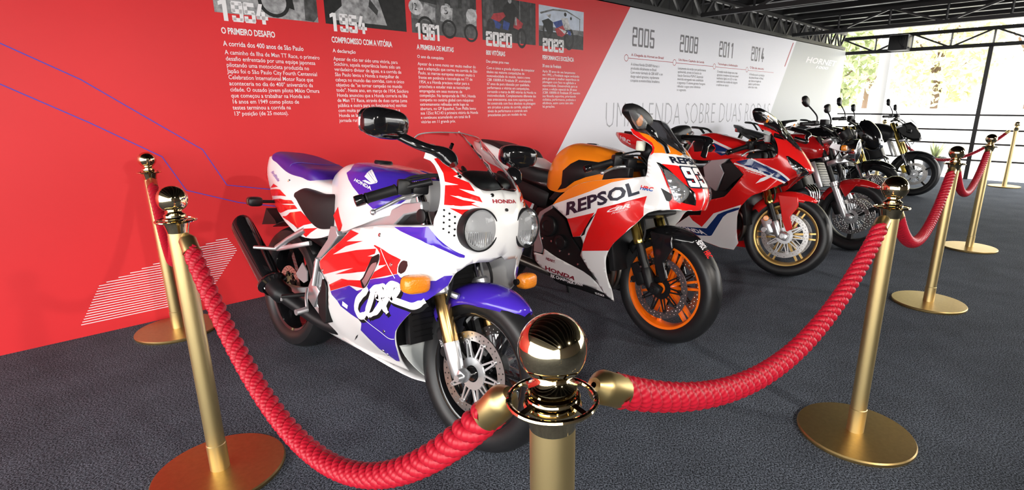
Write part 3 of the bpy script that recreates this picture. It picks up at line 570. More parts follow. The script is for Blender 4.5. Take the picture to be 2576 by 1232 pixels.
D1 = {'topedge':[(0.2457,0.8106),(0.2901,0.8029),(0.4147,0.7841),(0.4686,0.7782),(0.5803,0.7598),(0.7071,0.731)],'fair':[(0.0,0.943),(0.0576,0.9378),(0.0856,0.9471),(0.1004,0.9638),(0.1215,0.9869),(0.1355,1.0182),(0.1476,1.0411),(0.151,1.0652),(0.1641,1.0757),(0.1919,1.0769),(0.2366,1.0274),(0.212,1.0217),(0.2025,1.0077),(0.2003,0.9844),(0.204,0.9556),(0.2087,0.9265),(0.2142,0.897),(0.2242,0.8631),(0.2358,0.8358),(0.2373,0.8163),(0.2516,0.8089),(0.4147,0.7841),(0.4686,0.7782),(0.5803,0.7598),(0.7071,0.731),(0.7722,0.6805),(0.8629,0.6226),(0.9514,0.5649),(0.9621,0.5388),(0.9269,0.5089),(0.8815,0.4816),(0.8743,0.445),(0.8783,0.351),(0.9327,0.2597),(1.0,0.2266),(1.0,0.2113),(1.0,0.2),(1.0,0.2),(1.0,0.2),(1.0,0.2),(0.9399,0.2),(0.8026,0.2),(0.6898,0.2),(0.5909,0.2),(0.4954,0.2),(0.4229,0.2),(0.3821,0.2),(0.3827,0.249),(0.3694,0.314),(0.3682,0.3487),(0.368,0.3806),(0.3632,0.4122),(0.3417,0.4472),(0.3027,0.4913),(0.2521,0.5335),(0.2132,0.5617),(0.1734,0.585),(0.1341,0.6177),(0.1221,0.6565),(0.1092,0.6717),(0.0923,0.6902),(0.0628,0.6978),(0.0241,0.697),(0.0,0.716)],'scr':[(0.0576,0.9378),(0.0856,0.9471),(0.1004,0.9638),(0.1215,0.9869),(0.1355,1.0182),(0.1476,1.0411),(0.151,1.0652),(0.1641,1.0757),(0.1919,1.0769)],'scrtop':[(0.268,1.0409),(0.2609,1.0743),(0.2415,1.0968),(0.2,1.1098),(0.1186,1.1193),(0.014,1.1266),(0.0,1.128)],'red1':[(0.7068,0.7301),(0.6397,0.7265),(0.7234,0.6829),(0.5967,0.7051),(0.7234,0.6639),(0.8258,0.6128),(0.6282,0.6662),(0.4965,0.6944),(0.4976,0.6756),(0.5411,0.6586),(0.5078,0.6646),(0.5182,0.6444),(0.5424,0.6025),(0.6602,0.571),(0.7993,0.5361),(0.6324,0.5974),(0.7227,0.5727),(0.9114,0.5112),(0.9476,0.5288),(0.9531,0.5591),(0.8587,0.6216),(0.7685,0.6801)],'red2':[(0.8584,0.4778),(0.7359,0.532),(0.6826,0.539),(0.5693,0.5632),(0.5526,0.5357),(0.6687,0.5198),(0.8456,0.4524)],'red3':[(0.5099,0.7051),(0.4711,0.7012),(0.3508,0.6808),(0.3597,0.6619),(0.3543,0.6315),(0.5055,0.5813),(0.4818,0.6133),(0.4157,0.6518),(0.4607,0.6403),(0.4592,0.6585),(0.4646,0.6814),(0.4883,0.6952),(0.5159,0.7011)],'slot':[(0.4712,0.6803),(0.5122,0.6608),(0.5248,0.6278),(0.5516,0.5816),(0.5723,0.5641),(0.5614,0.5403),(0.5496,0.5348),(0.5218,0.5592),(0.4868,0.6107),(0.4649,0.6545),(0.4646,0.6725)],'slotbar':[(0.5064,0.6345),(0.4743,0.6497),(0.4747,0.6315),(0.5163,0.5732),(0.5397,0.5453),(0.5601,0.5636),(0.54,0.584)],'vent':[(0.3365,0.6804),(0.3183,0.6807),(0.3116,0.6676),(0.319,0.6463),(0.3366,0.6343),(0.3503,0.6375),(0.3536,0.6543),(0.348,0.6712)],'violet':[(0.8456,0.4509),(0.6688,0.5188),(0.6074,0.5122),(0.5528,0.534),(0.5279,0.5464),(0.5054,0.58),(0.3541,0.6304),(0.3403,0.6219),(0.2886,0.6261),(0.2344,0.6277),(0.1798,0.6317),(0.1556,0.6497),(0.1287,0.652),(0.1355,0.6177),(0.1748,0.5841),(0.2041,0.5634),(0.2164,0.5606),(0.2553,0.5317),(0.3057,0.489),(0.344,0.445),(0.366,0.4098),(0.3709,0.3797),(0.3718,0.3467),(0.3727,0.3127),(0.3979,0.2508),(0.4206,0.2446),(0.4968,0.282),(0.5993,0.3406),(0.5848,0.375),(0.5921,0.3888),(0.662,0.3943),(0.7527,0.4075),(0.7792,0.4238),(0.8339,0.4381)],'wedge':[(0.4168,0.7832),(0.2546,0.8079),(0.2415,0.7953),(0.1197,0.724),(0.1188,0.7162),(0.1344,0.7175),(0.2505,0.7521),(0.3796,0.7742)],'seam':[(0.5679,0.4067),(0.5102,0.3948),(0.4513,0.3819),(0.4155,0.3706),(0.393,0.3691),(0.3705,0.3753)],'seam2':[(0.465,0.6992),(0.4152,0.6578),(0.3617,0.6148)],'cC':[(0.5166,0.5426),(0.5551,0.515),(0.6035,0.4746),(0.6192,0.4378),(0.619,0.4314),(0.5966,0.4102),(0.5645,0.4197),(0.527,0.4524)],'cB':[(0.4773,0.5564),(0.4928,0.5203),(0.5123,0.484),(0.5335,0.4456),(0.5182,0.4266)],'cB2':[(0.5055,0.537),(0.4614,0.5585),(0.4162,0.5717),(0.4314,0.5479),(0.4631,0.5243),(0.423,0.5274),(0.4468,0.4917),(0.4783,0.458),(0.5176,0.4335)],'cR':[(0.3723,0.5978),(0.3889,0.5575),(0.4234,0.5037),(0.4044,0.4746)],'cR2':[(0.4115,0.5712),(0.3718,0.5919),(0.3424,0.5859),(0.3673,0.5499),(0.3825,0.5374),(0.3247,0.5334),(0.2722,0.5332),(0.2332,0.5487),(0.2132,0.5609)],'redA':[(0.1928,1.0268),(0.1714,1.032),(0.128,0.9829),(0.1498,0.976),(0.1355,0.9701),(0.1065,0.9599),(0.0975,0.9338),(0.1481,0.9383),(0.1142,0.9254),(0.0859,0.9174),(0.0795,0.9002),(0.1239,0.9103),(0.1797,0.9159),(0.1392,0.9037),(0.1,0.8998),(0.1154,0.8946),(0.0872,0.8834),(0.1125,0.8893),(0.1489,0.8842),(0.2015,0.8838),(0.1894,0.9455),(0.144,0.9501),(0.1868,0.9564),(0.1804,0.9824),(0.1846,1.0036)],'redB':[(0.1858,0.8756),(0.1499,0.874),(0.1213,0.8761),(0.1037,0.8742),(0.132,0.8491),(0.1509,0.8594)],'dots':[(0.2022,0.8674),(0.1855,0.8581),(0.1689,0.8494),(0.1523,0.8409),(0.2029,0.8479),(0.1856,0.8383),(0.1686,0.8295),(0.1524,0.8208),(0.2031,0.8279),(0.1847,0.8183),(0.1681,0.8097),(0.1514,0.8005),(0.2029,0.8077),(0.1848,0.7983),(0.1674,0.7897),(0.15,0.7807)],'dots2':[(0.5166,0.2431),(0.4826,0.2549),(0.4676,0.2431),(0.5567,0.2069),(0.5388,0.2),(0.5111,0.2045),(0.4804,0.2172),(0.5914,0.2),(0.5803,0.2),(0.5488,0.2),(0.5204,0.2),(0.4928,0.2),(0.4742,0.2),(0.6063,0.2),(0.5821,0.2),(0.5511,0.2),(0.5049,0.2),(0.4867,0.2),(0.5417,0.2),(0.5212,0.2),(0.4847,0.2),(0.472,0.2)],'bolts':[(0.9262,0.5259),(0.4945,0.7438),(0.394,0.6558),(0.4303,0.3893),(0.4719,0.2808),(0.4552,0.2671),(0.1283,0.9759),(0.0412,0.9249)],'hl':[(0.0864,0.805)],'hondaN':[(0.0311,0.8974),(0.0,0.8935)],'logo_nose':[(0.0283,0.9093),(0.0311,0.8974)],'mark':[(0.6384,0.305),(0.6561,0.2841),(0.6951,0.2531),(0.6645,0.2853)],'bellymark':[(0.9079,0.2),(0.7841,0.2),(0.6968,0.2),(0.7041,0.2),(0.7803,0.2),(0.8619,0.2)],'whitemarks':[(0.7291,0.4373),(0.6833,0.4307),(0.6916,0.4125),(0.7345,0.4163)],'sig':[(0.2317,0.6134)],'tankviolet':[(0.5,0),(0.6268,1.6192),(0.6136,1.8503),(0.6697,2.1702),(0.7324,2.453),(0.8045,2.7588),(0.8665,3.0993),(0.9028,3.3931),(0.9611,3.3819),(1.0182,3.2083),(1.05,2.6),(1.05,0)],'wing':[[(0.7758,2.1857),(0.7937,2.1361),(0.8439,2.2309),(0.8358,2.3049)],[(0.7719,1.9712),(0.7705,1.8224),(0.8527,2.2032),(0.8449,2.2423)],[(0.769,1.8065),(0.7669,1.6924),(0.8577,2.1522),(0.8523,2.1985)],[(0.7673,1.6789),(0.7674,1.5556),(0.8612,2.1011),(0.8576,2.1438)],[(0.7676,1.5402),(0.7687,1.4307),(0.7959,1.602),(0.8663,2.0891),(0.8688,2.1727),(0.8402,2.2993),(0.8387,2.264),(0.8643,2.1386)]],'hondaT':[(0.7201,2.2242),(0.8672,2.5453),(0.8567,2.3886),(0.7197,2.1007)],'tr':[[(-0.33,3.8715),(-0.0651,3.024),(0.0214,2.9068),(-0.0998,3.2352),(-0.2243,3.4545)],[(-0.2243,3.5455),(0.0544,2.93),(0.1411,3.0134),(0.0049,3.2667),(-0.2131,3.7332)],[(-0.166,3.7415),(0.0479,3.2609),(0.194,3.065),(0.2203,3.134),(0.0607,3.3932),(0.2238,3.1623),(0.2522,3.2313),(0.1523,3.3848),(-0.0631,4.0),(-0.1398,3.9091)],[(0.0267,3.8747),(0.1761,3.4172),(0.2801,3.26),(0.3808,3.484),(0.2996,3.5862),(0.2326,3.7586),(0.1925,3.717)],[(0.2585,3.8169),(0.304,3.6749),(0.4168,3.6033),(0.3569,3.7551),(0.3121,3.9535)]],'fb':[(-0.136,2.6694),(0.0134,2.7184),(0.0264,2.5599),(-0.1044,2.4396)],'flank':[(0.1926,2.9714),(0.4413,3.5952)],'frameplate':[(0.566,0.711),(0.607,0.713),(0.63,0.678),(0.563,0.615),(0.484,0.556),(0.469,0.508),(0.514,0.494),(0.528,0.47),(0.491,0.434),(0.488,0.397),(0.458,0.362),(0.519,0.321),(0.493,0.31),(0.418,0.343),(0.398,0.376),(0.423,0.429),(0.439,0.479),(0.432,0.533),(0.478,0.587),(0.544,0.651)],'engcover':[(0.539,0.482),(0.565,0.479),(0.579,0.455),(0.587,0.3),(0.571,0.293),(0.521,0.324),(0.508,0.403),(0.532,0.436)],'guard':[(0.369,0.52),(0.314,0.46),(0.329,0.444),(0.387,0.432),(0.415,0.448),(0.413,0.489)],'spar':[(0.64,0.689),(0.648,0.715),(0.672,0.739),(0.745,0.769),(0.86,0.802),(0.988,0.835),(1.044,0.859),(1.153,0.879),(1.161,0.846),(1.057,0.818),(0.993,0.767),(0.772,0.719)],'flap':[(-0.284,0.683),(-0.333,0.589),(-0.159,0.615),(-0.177,0.633),(-0.251,0.664)],'lever':[(1.117,0.908),(1.108,0.892),(1.105,0.884),(1.101,0.862),(1.089,0.835)],'barend':[(1.016,0.863),(1.066,0.91),(1.153,0.948)]}
D2 = {'fair':[(0,0.985),(0.0069,0.983),(0.0415,1.0045),(0.0743,1.0284),(0.1218,1.0414),(0.1504,1.0708),(0.2045,1.0917),(0.2325,1.0851),(0.2315,1.0603),(0.2092,1.0421),(0.1785,1.0248),(0.1668,1.0089),(0.1776,0.9889),(0.2078,0.9602),(0.2286,0.9322),(0.2514,0.8874),(0.2707,0.8594),(0.2842,0.8562),(0.3374,0.846),(0.4226,0.837),(0.492,0.8258),(0.6074,0.807),(0.6953,0.7863),(0.7704,0.7566),(0.8243,0.724),(0.8676,0.6875),(0.8956,0.6452),(0.829,0.6185),(0.7502,0.5881),(0.7441,0.5865),(0.6986,0.5402),(0.6573,0.4934),(0.6046,0.5056),(0.5737,0.4656),(0.5686,0.4168),(0.5679,0.3971),(0.505,0.3443),(0.4164,0.2702),(0.3229,0.1969),(0.233,0.1658),(0.2871,0.2316),(0.3463,0.3012),(0.3865,0.3721),(0.4015,0.4188),(0.3994,0.4623),(0.3837,0.5068),(0.3495,0.5632),(0.312,0.6314),(0.296,0.6661),(0.2762,0.687),(0.2331,0.7039),(0.2143,0.7045),(0.1846,0.7102),(0.1103,0.713),(0.0472,0.713),(0,0.716)],'scr':[(0.0069,0.983),(0.0415,1.0045),(0.0743,1.0284),(0.0796,1.0473)],'orange':[(0.8945,0.6466),(0.8664,0.6869),(0.8242,0.7233),(0.7704,0.7558),(0.6954,0.7855),(0.6076,0.8062),(0.4923,0.8251),(0.4229,0.8363),(0.3378,0.8453),(0.3384,0.844),(0.4741,0.8118),(0.62,0.7529),(0.7527,0.7046),(0.8798,0.6555)],'red1':[(0.7444,0.5844),(0.5669,0.6473),(0.5784,0.6143),(0.5966,0.5416),(0.6082,0.5066),(0.6547,0.4939),(0.6973,0.5404)],'red2':[(0.5538,0.6698),(0.2911,0.7654),(0.3058,0.7132),(0.2951,0.6654),(0.2965,0.6651),(0.3116,0.6306),(0.3491,0.5623),(0.3834,0.5059),(0.3991,0.4613),(0.5644,0.4261),(0.5713,0.4661),(0.5682,0.5359),(0.5598,0.6145)],'slot':[(0.5518,0.6503),(0.579,0.6157),(0.5953,0.5418),(0.6015,0.5062),(0.5798,0.5207),(0.5829,0.5544),(0.5638,0.624)],'orange2':[(0.2048,1.0892),(0.1522,1.0682),(0.1241,1.0387),(0.0771,1.0257),(0.044,1.0024),(0.0124,0.9816),(0.0359,0.9737),(0.0994,0.9762),(0.1404,0.9776),(0.1815,0.9743),(0.1605,0.9998),(0.1554,1.0242),(0.1812,1.0513)],'rim':[(0.2312,1.0842),(0.2048,1.0892),(0.1812,1.0513),(0.1554,1.0242),(0.1605,0.9998),(0.1815,0.9743),(0.2052,0.9599),(0.1776,0.9889),(0.1668,1.0089),(0.1785,1.0248),(0.2092,1.0421),(0.2298,1.0605)],'rednose':[(0.1672,0.9256),(0.1113,0.924),(0.0561,0.9198),(0.0074,0.908),(0,0.922),(0,0.717),(0.0481,0.7141),(0.1109,0.714),(0.1821,0.7126),(0.1974,0.7521),(0.1878,0.7655),(0.1936,0.8415),(0.1855,0.917)],'hl':[(0.1905,0.9322),(0.1721,0.9252),(0.1465,0.8968),(0.124,0.8521),(0.0784,0.8104),(0.068,0.794),(0.0595,0.7402),(0.1237,0.7488),(0.1739,0.7595),(0.1851,0.795),(0.1837,0.8796)],'hlglass':[(0.176,0.8943),(0.1547,0.8821),(0.1317,0.8469),(0.1098,0.8157),(0.1153,0.7865),(0.149,0.7493),(0.174,0.762),(0.1829,0.7952),(0.1869,0.8468)],'vent':[(0.2252,0.8122),(0.184,0.7878),(0.1832,0.766),(0.1941,0.7509),(0.208,0.7534)],'num':[(0.1208,0.8281),(0.0415,0.8278),(0.0,0.9182),(0.0545,0.9175)],'repn':[(0.1229,0.9354),(0.0039,0.9299),(0.0,0.9634),(0.11,0.9649)],'rep':[(0.7627,0.6009),(0.3237,0.7717),(0.3296,0.8334),(0.7895,0.6748)],'hrc':[(0.3192,0.7925),(0.2604,0.7898),(0.2538,0.8105),(0.3083,0.8154)],'cbr':[(0.4913,0.6566),(0.3686,0.7004),(0.3801,0.7167),(0.4906,0.6742)],'fb':[(0.4614,0.6509),(0.3802,0.6858),(0.3845,0.6931),(0.4617,0.6632)],'belly':[(0.9261,0.3412),(0.8424,0.3407),(0.8469,0.3794),(0.7332,0.3463),(0.6002,0.3188),(0.5173,0.3054),(0.4106,0.2533),(0.325,0.1994),(0.4623,0.217),(0.5259,0.2123),(0.6231,0.2286),(0.7648,0.2384),(0.8737,0.2832),(0.9028,0.3148)],'bellyblk':[(0.763,0.2375),(0.6227,0.2275),(0.5255,0.2111),(0.4619,0.2158),(0.3236,0.1954),(0.2381,0.167),(0.3833,0.1726),(0.5149,0.1799),(0.6545,0.185),(0.7275,0.2152)],'honda':[(0.7804,0.2507),(0.5547,0.2302),(0.5475,0.2543),(0.7944,0.2775)],'heart':[(0.8023,0.3173),(0.7233,0.3104),(0.7271,0.3263),(0.8056,0.3352)],'rk':[(0.7226,0.2113),(0.6039,0.2111),(0.6099,0.2288),(0.7312,0.2351)],'ngk':[(0.5948,0.2037),(0.486,0.2104),(0.4859,0.2296),(0.6023,0.2256)],'yut':[(0.393,0.1825),(0.3271,0.1816),(0.327,0.1944),(0.3958,0.1944)],'tankblk':[(0.741,3.5261),(0.748,2.9429),(0.7972,2.6211),(0.844,2.3796),(0.9158,2.3686),(0.969,2.3768),(1.0161,1.9783),(1.0319,2.4331),(0.996,3.1953),(0.9117,3.3536),(0.8381,3.4968),(0.7738,3.7341),(0.7037,3.8267)],'frame':[(0.627,0.671),(0.681,0.731),(0.742,0.765),(0.877,0.833),(0.98,0.864),(1.087,0.891),(1.165,0.901),(1.164,0.843),(1.05,0.825),(0.843,0.779),(0.731,0.716),(0.667,0.663)],'plate':[(0.664,0.646),(0.57,0.591),(0.549,0.545),(0.542,0.435),(0.544,0.347),(0.611,0.348),(0.622,0.383),(0.585,0.453),(0.579,0.506),(0.594,0.573),(0.667,0.62)],'cov':[(0.66,0.519),(0.711,0.527),(0.763,0.441),(0.796,0.447),(0.858,0.37)],'eng':[(0.609,0.586),(0.675,0.626),(0.771,0.577),(0.828,0.482),(0.916,0.405),(1.026,0.275),(0.934,0.306),(0.728,0.349),(0.625,0.376),(0.593,0.465)],'mir':[(-0.448,1.144),(-0.44,1.168),(-0.413,1.181),(-0.352,1.174),(-0.281,1.15),(-0.244,1.125),(-0.251,1.096),(-0.279,1.076),(-0.331,1.069),(-0.376,1.1),(-0.432,1.128)],'mirlens':[(-0.452,1.144),(-0.433,1.153),(-0.337,1.12),(-0.316,1.104),(-0.319,1.078),(-0.366,1.072),(-0.415,1.103)],'mirstem':[(1.34,1.078),(1.359,1.04),(1.377,1.015),(1.384,0.983)],'lever':[(1.169,0.901),(1.121,0.893),(1.112,0.874),(1.111,0.858)],'bar':[(1.027,0.872),(1.089,0.914),(1.147,0.951)]}
D3 = {'fair':[(0,0.905),(0.0449,0.9281),(0.0621,0.9643),(0.0801,0.9961),(0.1025,1.0349),(0.1775,1.0649),(0.2506,1.0721),(0.2404,1.034),(0.1991,1.0312),(0.1726,1.0184),(0.1738,0.9899),(0.1896,0.9468),(0.2236,0.8841),(0.244,0.864),(0.2801,0.8424),(0.3716,0.8332),(0.4211,0.8298),(0.5146,0.826),(0.5733,0.812),(0.5473,0.7882),(0.4589,0.7137),(0.4832,0.6598),(0.5128,0.581),(0.532,0.5377),(0.6247,0.5015),(0.6691,0.4779),(0.6389,0.3733),(0.7298,0.3582),(0.8216,0.25),(0.7846,0.2367),(0.5148,0.1643),(0.3764,0.1394),(0.26,0.141),(0.2403,0.2032),(0.3054,0.2903),(0.3548,0.4022),(0.3683,0.4559),(0.3648,0.4977),(0.3445,0.5609),(0.3033,0.5919),(0.1982,0.6362),(0.1269,0.6752),(0.0993,0.7004),(0.0646,0.7266),(0.02,0.735),(0,0.73)],'scr':[(0.0449,0.9281),(0.0621,0.9643),(0.0801,0.9961),(0.0882,1.0145)],'white':[(0.818,0.2506),(0.7292,0.3568),(0.6836,0.322),(0.5885,0.2811),(0.5433,0.402),(0.371,0.4969),(0.367,0.4561),(0.3535,0.4024),(0.3041,0.2905),(0.2419,0.2046),(0.2608,0.1425),(0.377,0.1409),(0.5154,0.1657),(0.7852,0.2381)],'blue':[(0.3695,0.4765),(0.369,0.4572),(0.4385,0.4175),(0.4588,0.3861),(0.4831,0.2278),(0.4945,0.2204),(0.5911,0.2083),(0.7846,0.2367),(0.7764,0.2536),(0.5468,0.2769),(0.5072,0.4002),(0.471,0.4268),(0.4066,0.4628)],'honda':[(0.7839,0.2352),(0.5133,0.2223),(0.5754,0.2584),(0.7941,0.2584)],'blue2':[(0.526,0.7999),(0.4213,0.8283),(0.4066,0.8273),(0.2108,0.7364),(0.1118,0.701),(0.1217,0.6811),(0.2247,0.7039),(0.2809,0.7201),(0.4729,0.7786)],'wl1':[(0.4113,0.829),(0.313,0.7841),(0.2108,0.7364),(0.1066,0.7001)],'wl2':[(0.5362,0.7865),(0.4724,0.771),(0.3751,0.7416),(0.2776,0.7127),(0.1192,0.6796)],'flake':[(0.3608,0.6565),(0.3433,0.6941),(0.2845,0.7299),(0.2662,0.7418),(0.2764,0.7103),(0.3162,0.6815)],'cbr':[(0.466,0.7564),(0.3231,0.7212),(0.3351,0.7427),(0.443,0.7734)],'fb':[(0.4488,0.7376),(0.3393,0.7137),(0.3369,0.724),(0.4455,0.748)],'hl':[(0.1835,0.8628),(0.1673,0.8639),(0.113,0.8177),(0.0863,0.7825),(0.0272,0.7544),(0.0,0.7403),(0.057,0.7326),(0.0824,0.7356),(0.1849,0.8125)],'hlglass':[(0.1833,0.822),(0.169,0.8138),(0.1375,0.7693),(0.0933,0.7454),(0.1122,0.7442),(0.1783,0.7805)],'tdark':[(0.6122,2.3597),(0.6811,1.669),(0.7041,1.7804),(0.8232,2.7461),(0.7984,3.1599),(0.6482,3.268)],'twhite':[(0.6928,1.5686),(0.717,1.6251),(0.9462,2.6068),(0.9239,2.7768),(0.782,2.1956)],'tblue':[(0.7839,2.2147),(0.9243,2.8042),(0.9196,3.3234),(0.8781,3.4955),(0.8234,3.1132),(0.827,2.7414)],'frame':[(0.73,0.744),(0.793,0.802),(0.882,0.824),(0.948,0.831),(0.873,0.766),(0.912,0.71),(0.89,0.645),(0.871,0.572),(0.848,0.569),(0.764,0.627)],'dark':[(0.887,0.777),(0.979,0.794),(1.069,0.713),(0.99,0.638),(0.948,0.581),(0.892,0.574),(0.924,0.711)],'mir':[(-0.529,1.124),(-0.509,1.146),(-0.471,1.15),(-0.245,1.118),(-0.202,1.089),(-0.171,1.058),(-0.275,1.068),(-0.441,1.066),(-0.487,1.083)],'mirlens':[(-0.524,1.111),(-0.486,1.115),(-0.323,1.088),(-0.3,1.062),(-0.402,1.077)],'lever':[(1.175,0.901),(1.121,0.886),(1.107,0.87),(1.097,0.845)],'bar':[(1.002,0.861),(1.074,0.91),(1.155,0.954)],'mirstem':[(1.301,1.049),(1.316,1.011),(1.33,0.982)]}
# ---------- motorcycle parts; bike space: x forward from the rear axle, y left, z up ----------
M_TIRE = mat('tire_rubber', (.010, .010, .011), .40, noise=.15, nscale=60, spec=.5); M_GROOVE = mat('tread_groove', (.003, .003, .003), .9)
M_BLK = mat('gloss_black', (.006, .006, .007), .12, coat=.6); M_SATIN = mat('satin_black', (.008, .008, .009), .40, spec=.3); M_RUB = mat('black_rubber', (.007, .007, .008), .55, spec=.3)
M_ALU = mat('cast_aluminium', (.62, .63, .65), .32, .85); M_SILVER = mat('silver_paint', (.55, .56, .58), .3, .6); M_CHROME = mat('chrome', (.82, .82, .83), .08, 1.0)
M_GOLD = mat('gold_anodised', (.48, .31, .12), .25, 1.0); M_DISC = mat('disc_steel', (.50, .49, .48), .28, 1.0); M_ENG = mat('engine_black', (.010, .010, .011), .42, .2, spec=.3); M_EXH = mat('stainless_header', (.35, .32, .28), .28, 1.0)
M_AMBER = mat('amber_lens', (.85, .26, .015), .15, coat=.6, bump=.6, bscale=160); M_LENS = mat('lens_glass', (.95, .97, 1), .03, trans=1.0, ior=1.3); M_REFL = mat('lamp_reflector', (.80, .81, .82), .10, 1.0, bump=.35, bscale=60)
M_SCREEN = mat('clear_screen', (.96, .98, .98), .02, trans=1.0, ior=1.06); M_SMOKE = mat('smoke_screen', (.10, .10, .11), .04, trans=.85, ior=1.15)
M_WHT = mat('white_lacquer', (.83, .83, .83), .16, coat=.5); M_REDP = mat('red_lacquer', (.72, .012, .012), .18, coat=.5); M_VIO = mat('violet_lacquer', (.055, .022, .42), .18, coat=.5)
M_SEATP = mat('violet_vinyl', (.05, .012, .22), .38, bump=.15, bscale=400); M_SEATB = mat('black_vinyl', (.011, .011, .012), .5, spec=.35, bump=.15, bscale=400); M_MIRR = mat('mirror_glass', (.85, .87, .9), .02, 1.0)
def bike_matrix(x, y, ang, scale, lean):
    a, l = math.radians(ang), math.radians(lean); fx = Vector((math.cos(a), math.sin(a), 0)); ly = Vector((-math.sin(a), math.cos(a), 0)); up = Vector((0, 0, 1))
    Y = ly*math.cos(l) - up*math.sin(l); Z = up*math.cos(l) + ly*math.sin(l)
    R = Matrix((fx, Y, Z)).transposed()*scale
    return Matrix.Translation((x, y, 0)) @ R.to_4x4()
def steer(axle_x, axle_z, deg, rake=24):
    r = math.radians(rake); ax = Vector((-math.sin(r), 0, math.cos(r))); c = Vector((axle_x - .041, 0, axle_z))
    return Matrix.Translation(c) @ Matrix.Rotation(math.radians(deg), 4, ax) @ Matrix.Translation(-c)
def make_wheel(root, nm, x, z, R, w, rr, rim, X=None, spokes=6, style='single', discs=((-.062, .155), (.062, .155)), carrier=None, tilt=0, lip=None):
    c = np.array([x, 0, z]); h = R - rr; ax = (0, 1, 0)
    prof = [(rr - .004, -.38*w), (rr + .006, -.44*w), (rr + .25*h, -.49*w), (rr + .5*h, -.5*w), (rr + .72*h, -.465*w), (R - .12*h - .004, -.38*w), (R - .035*h - .002, -.24*w), (R - .006*h, -.11*w), (R, 0)]
    prof = prof + [(a, -b) for a, b in prof[::-1][1:]]
    wh = MB(X).lathe([(rr + .003, -.39*w), (rr - .003, -.40*w), (rr - .014, -.37*w), (rr - .020, -.26*w), (rr - .026, 0), (rr - .020, .26*w), (rr - .014, .37*w), (rr - .003, .40*w), (rr + .003, .39*w), (rr - .004, .33*w), (rr - .010, 0), (rr - .004, -.33*w)], c, ax, 56, True).obj(nm, rim, root)
    t = MB(X).lathe(prof, c, ax, 72, True).obj('tire', M_TIRE, wh)
    g = MB(X)   # sipes of the tread
    def tp(a, y):
        q = abs(y)/w; rad = R + .0012 - h*(.9*max(q - .02, 0)**2.3*3.2); return c + np.array([rad*math.cos(a), y, rad*math.sin(a)])
    for k in range(13):
        for s in (-1, 1):
            a0 = 2*math.pi*(k + (.5 if s > 0 else 0))/13; V = []; n = 7
            for i in range(n):
                f = i/(n-1); a = a0 + .19*f + .06*f*f; y = s*w*(.06 + .30*f); wd = (.0022 if 0 < i < n - 1 else .0008)/R
                V += [tp(a - wd, y), tp(a + wd, y)]
            g.add(V, [(2*i, 2*i+1, 2*i+3, 2*i+2) for i in range(n - 1)])
    g.obj('tread_grooves', M_GROOVE, wh, fixn=False, kind='stuff')
    MB(X).lathe([(.012, -.075), (.024, -.075), (.036, -.05), (.040, -.02), (.040, .02), (.036, .05), (.024, .075), (.012, .075)], c, ax, 28, True).obj('hub', rim, wh)
    for k in range(spokes):
        a = 2*math.pi*k/spokes + tilt
        def P(r, da=0, y=0): return c + np.array([r*math.cos(a + da), y, r*math.sin(a + da)])
        m = MB(X)
        if style == 'double':
            for s in (-1, 1):
                a1 = P(.034, s*.3); a2 = P(rr - .016, s*.105)
                m.loft([[a1 + np.array([0, y, 0]) + q for y, q in zip((-.016, .016, .016, -.016), (nrm(P(1, s*.1 + 1.57) - c)*e for e in (-.008, -.008, .008, .008)))], [a2 + np.array([0, y, 0]) + q for y, q in zip((-.012, .012, .012, -.012), (nrm(P(1, s*.1 + 1.57) - c)*e for e in (-.0055, -.0055, .0055, .0055)))]], 1)
        else:
            t_ = nrm(P(1, 1.5708) - c); y0, y1, w0, w1 = {'single': (.018, .022, .017, .013), 'wide': (.02, .026, .026, .018)}[style]
            m.loft([[P(.03) + np.array([0, y, 0]) + t_*e for y, e in ((-y0, -w0), (y0, -w0), (y0, w0), (-y0, w0))], [P(.5*rr) + np.array([0, y, 0]) + t_*e for y, e in ((-y0, -w1*.85), (y0, -w1*.85), (y0, w1*.85), (-y0, w1*.85))], [P(rr - .016) + np.array([0, y, 0]) + t_*e for y, e in ((-y1, -w1), (y1, -w1), (y1, w1), (-y1, w1))]], 2)
        m.obj('spoke', rim, wh)
    for y, rd in discs:
        ri = rd - .034; nh = 22; holes = []
        for row, dr in ((0, .008), (.5, .017), (0, .026)):
            for k in range(nh):
                a = 2*math.pi*(k + row)/nh; holes.append([((rd - dr)*math.cos(a) + .0034*math.cos(b), (rd - dr)*math.sin(a) + .0034*math.sin(b)) for b in [2*math.pi*i/6 for i in range(6)]])
        ring_o = [(rd*math.cos(2*math.pi*i/64), rd*math.sin(2*math.pi*i/64)) for i in range(64)]; ring_i = [(ri*math.cos(2*math.pi*i/48), ri*math.sin(2*math.pi*i/48)) for i in range(48)]
        V, F = fill(ring_o, [ring_i] + holes, 0)
        d = MB(X).add([c + np.array([p, y, q]) for p, q in V], F).obj('brake_disc', M_DISC, wh, smooth=0, solid=.0045)
        k = MB(X); sg = -1 if y < 0 else 1; m = carrier or M_ALU
        k.lathe([(.030, y - .004), (.058, y - .004), (.060, y), (.058, y + .004), (.030, y + .004)], c, ax, 28, True)
        for i in range(10):
            a = 2*math.pi*i/10
            for s in (-.2, .2):
                p0 = c + np.array([.054*math.cos(a + s), y, .054*math.sin(a + s)]); p1 = c + np.array([(ri - .004)*math.cos(a + s*.25), y, (ri - .004)*math.sin(a + s*.25)]); k.bar(p0, p1, .006, .007)
            pb = c + np.array([(ri - .002)*math.cos(a), y, (ri - .002)*math.sin(a)]); k.lathe([(.004, -.005), (.009, -.005), (.0095, 0), (.009, .005), (.004, .005)], pb, ax, 12, True)
        k.obj('disc_carrier', m, wh)
    return wh
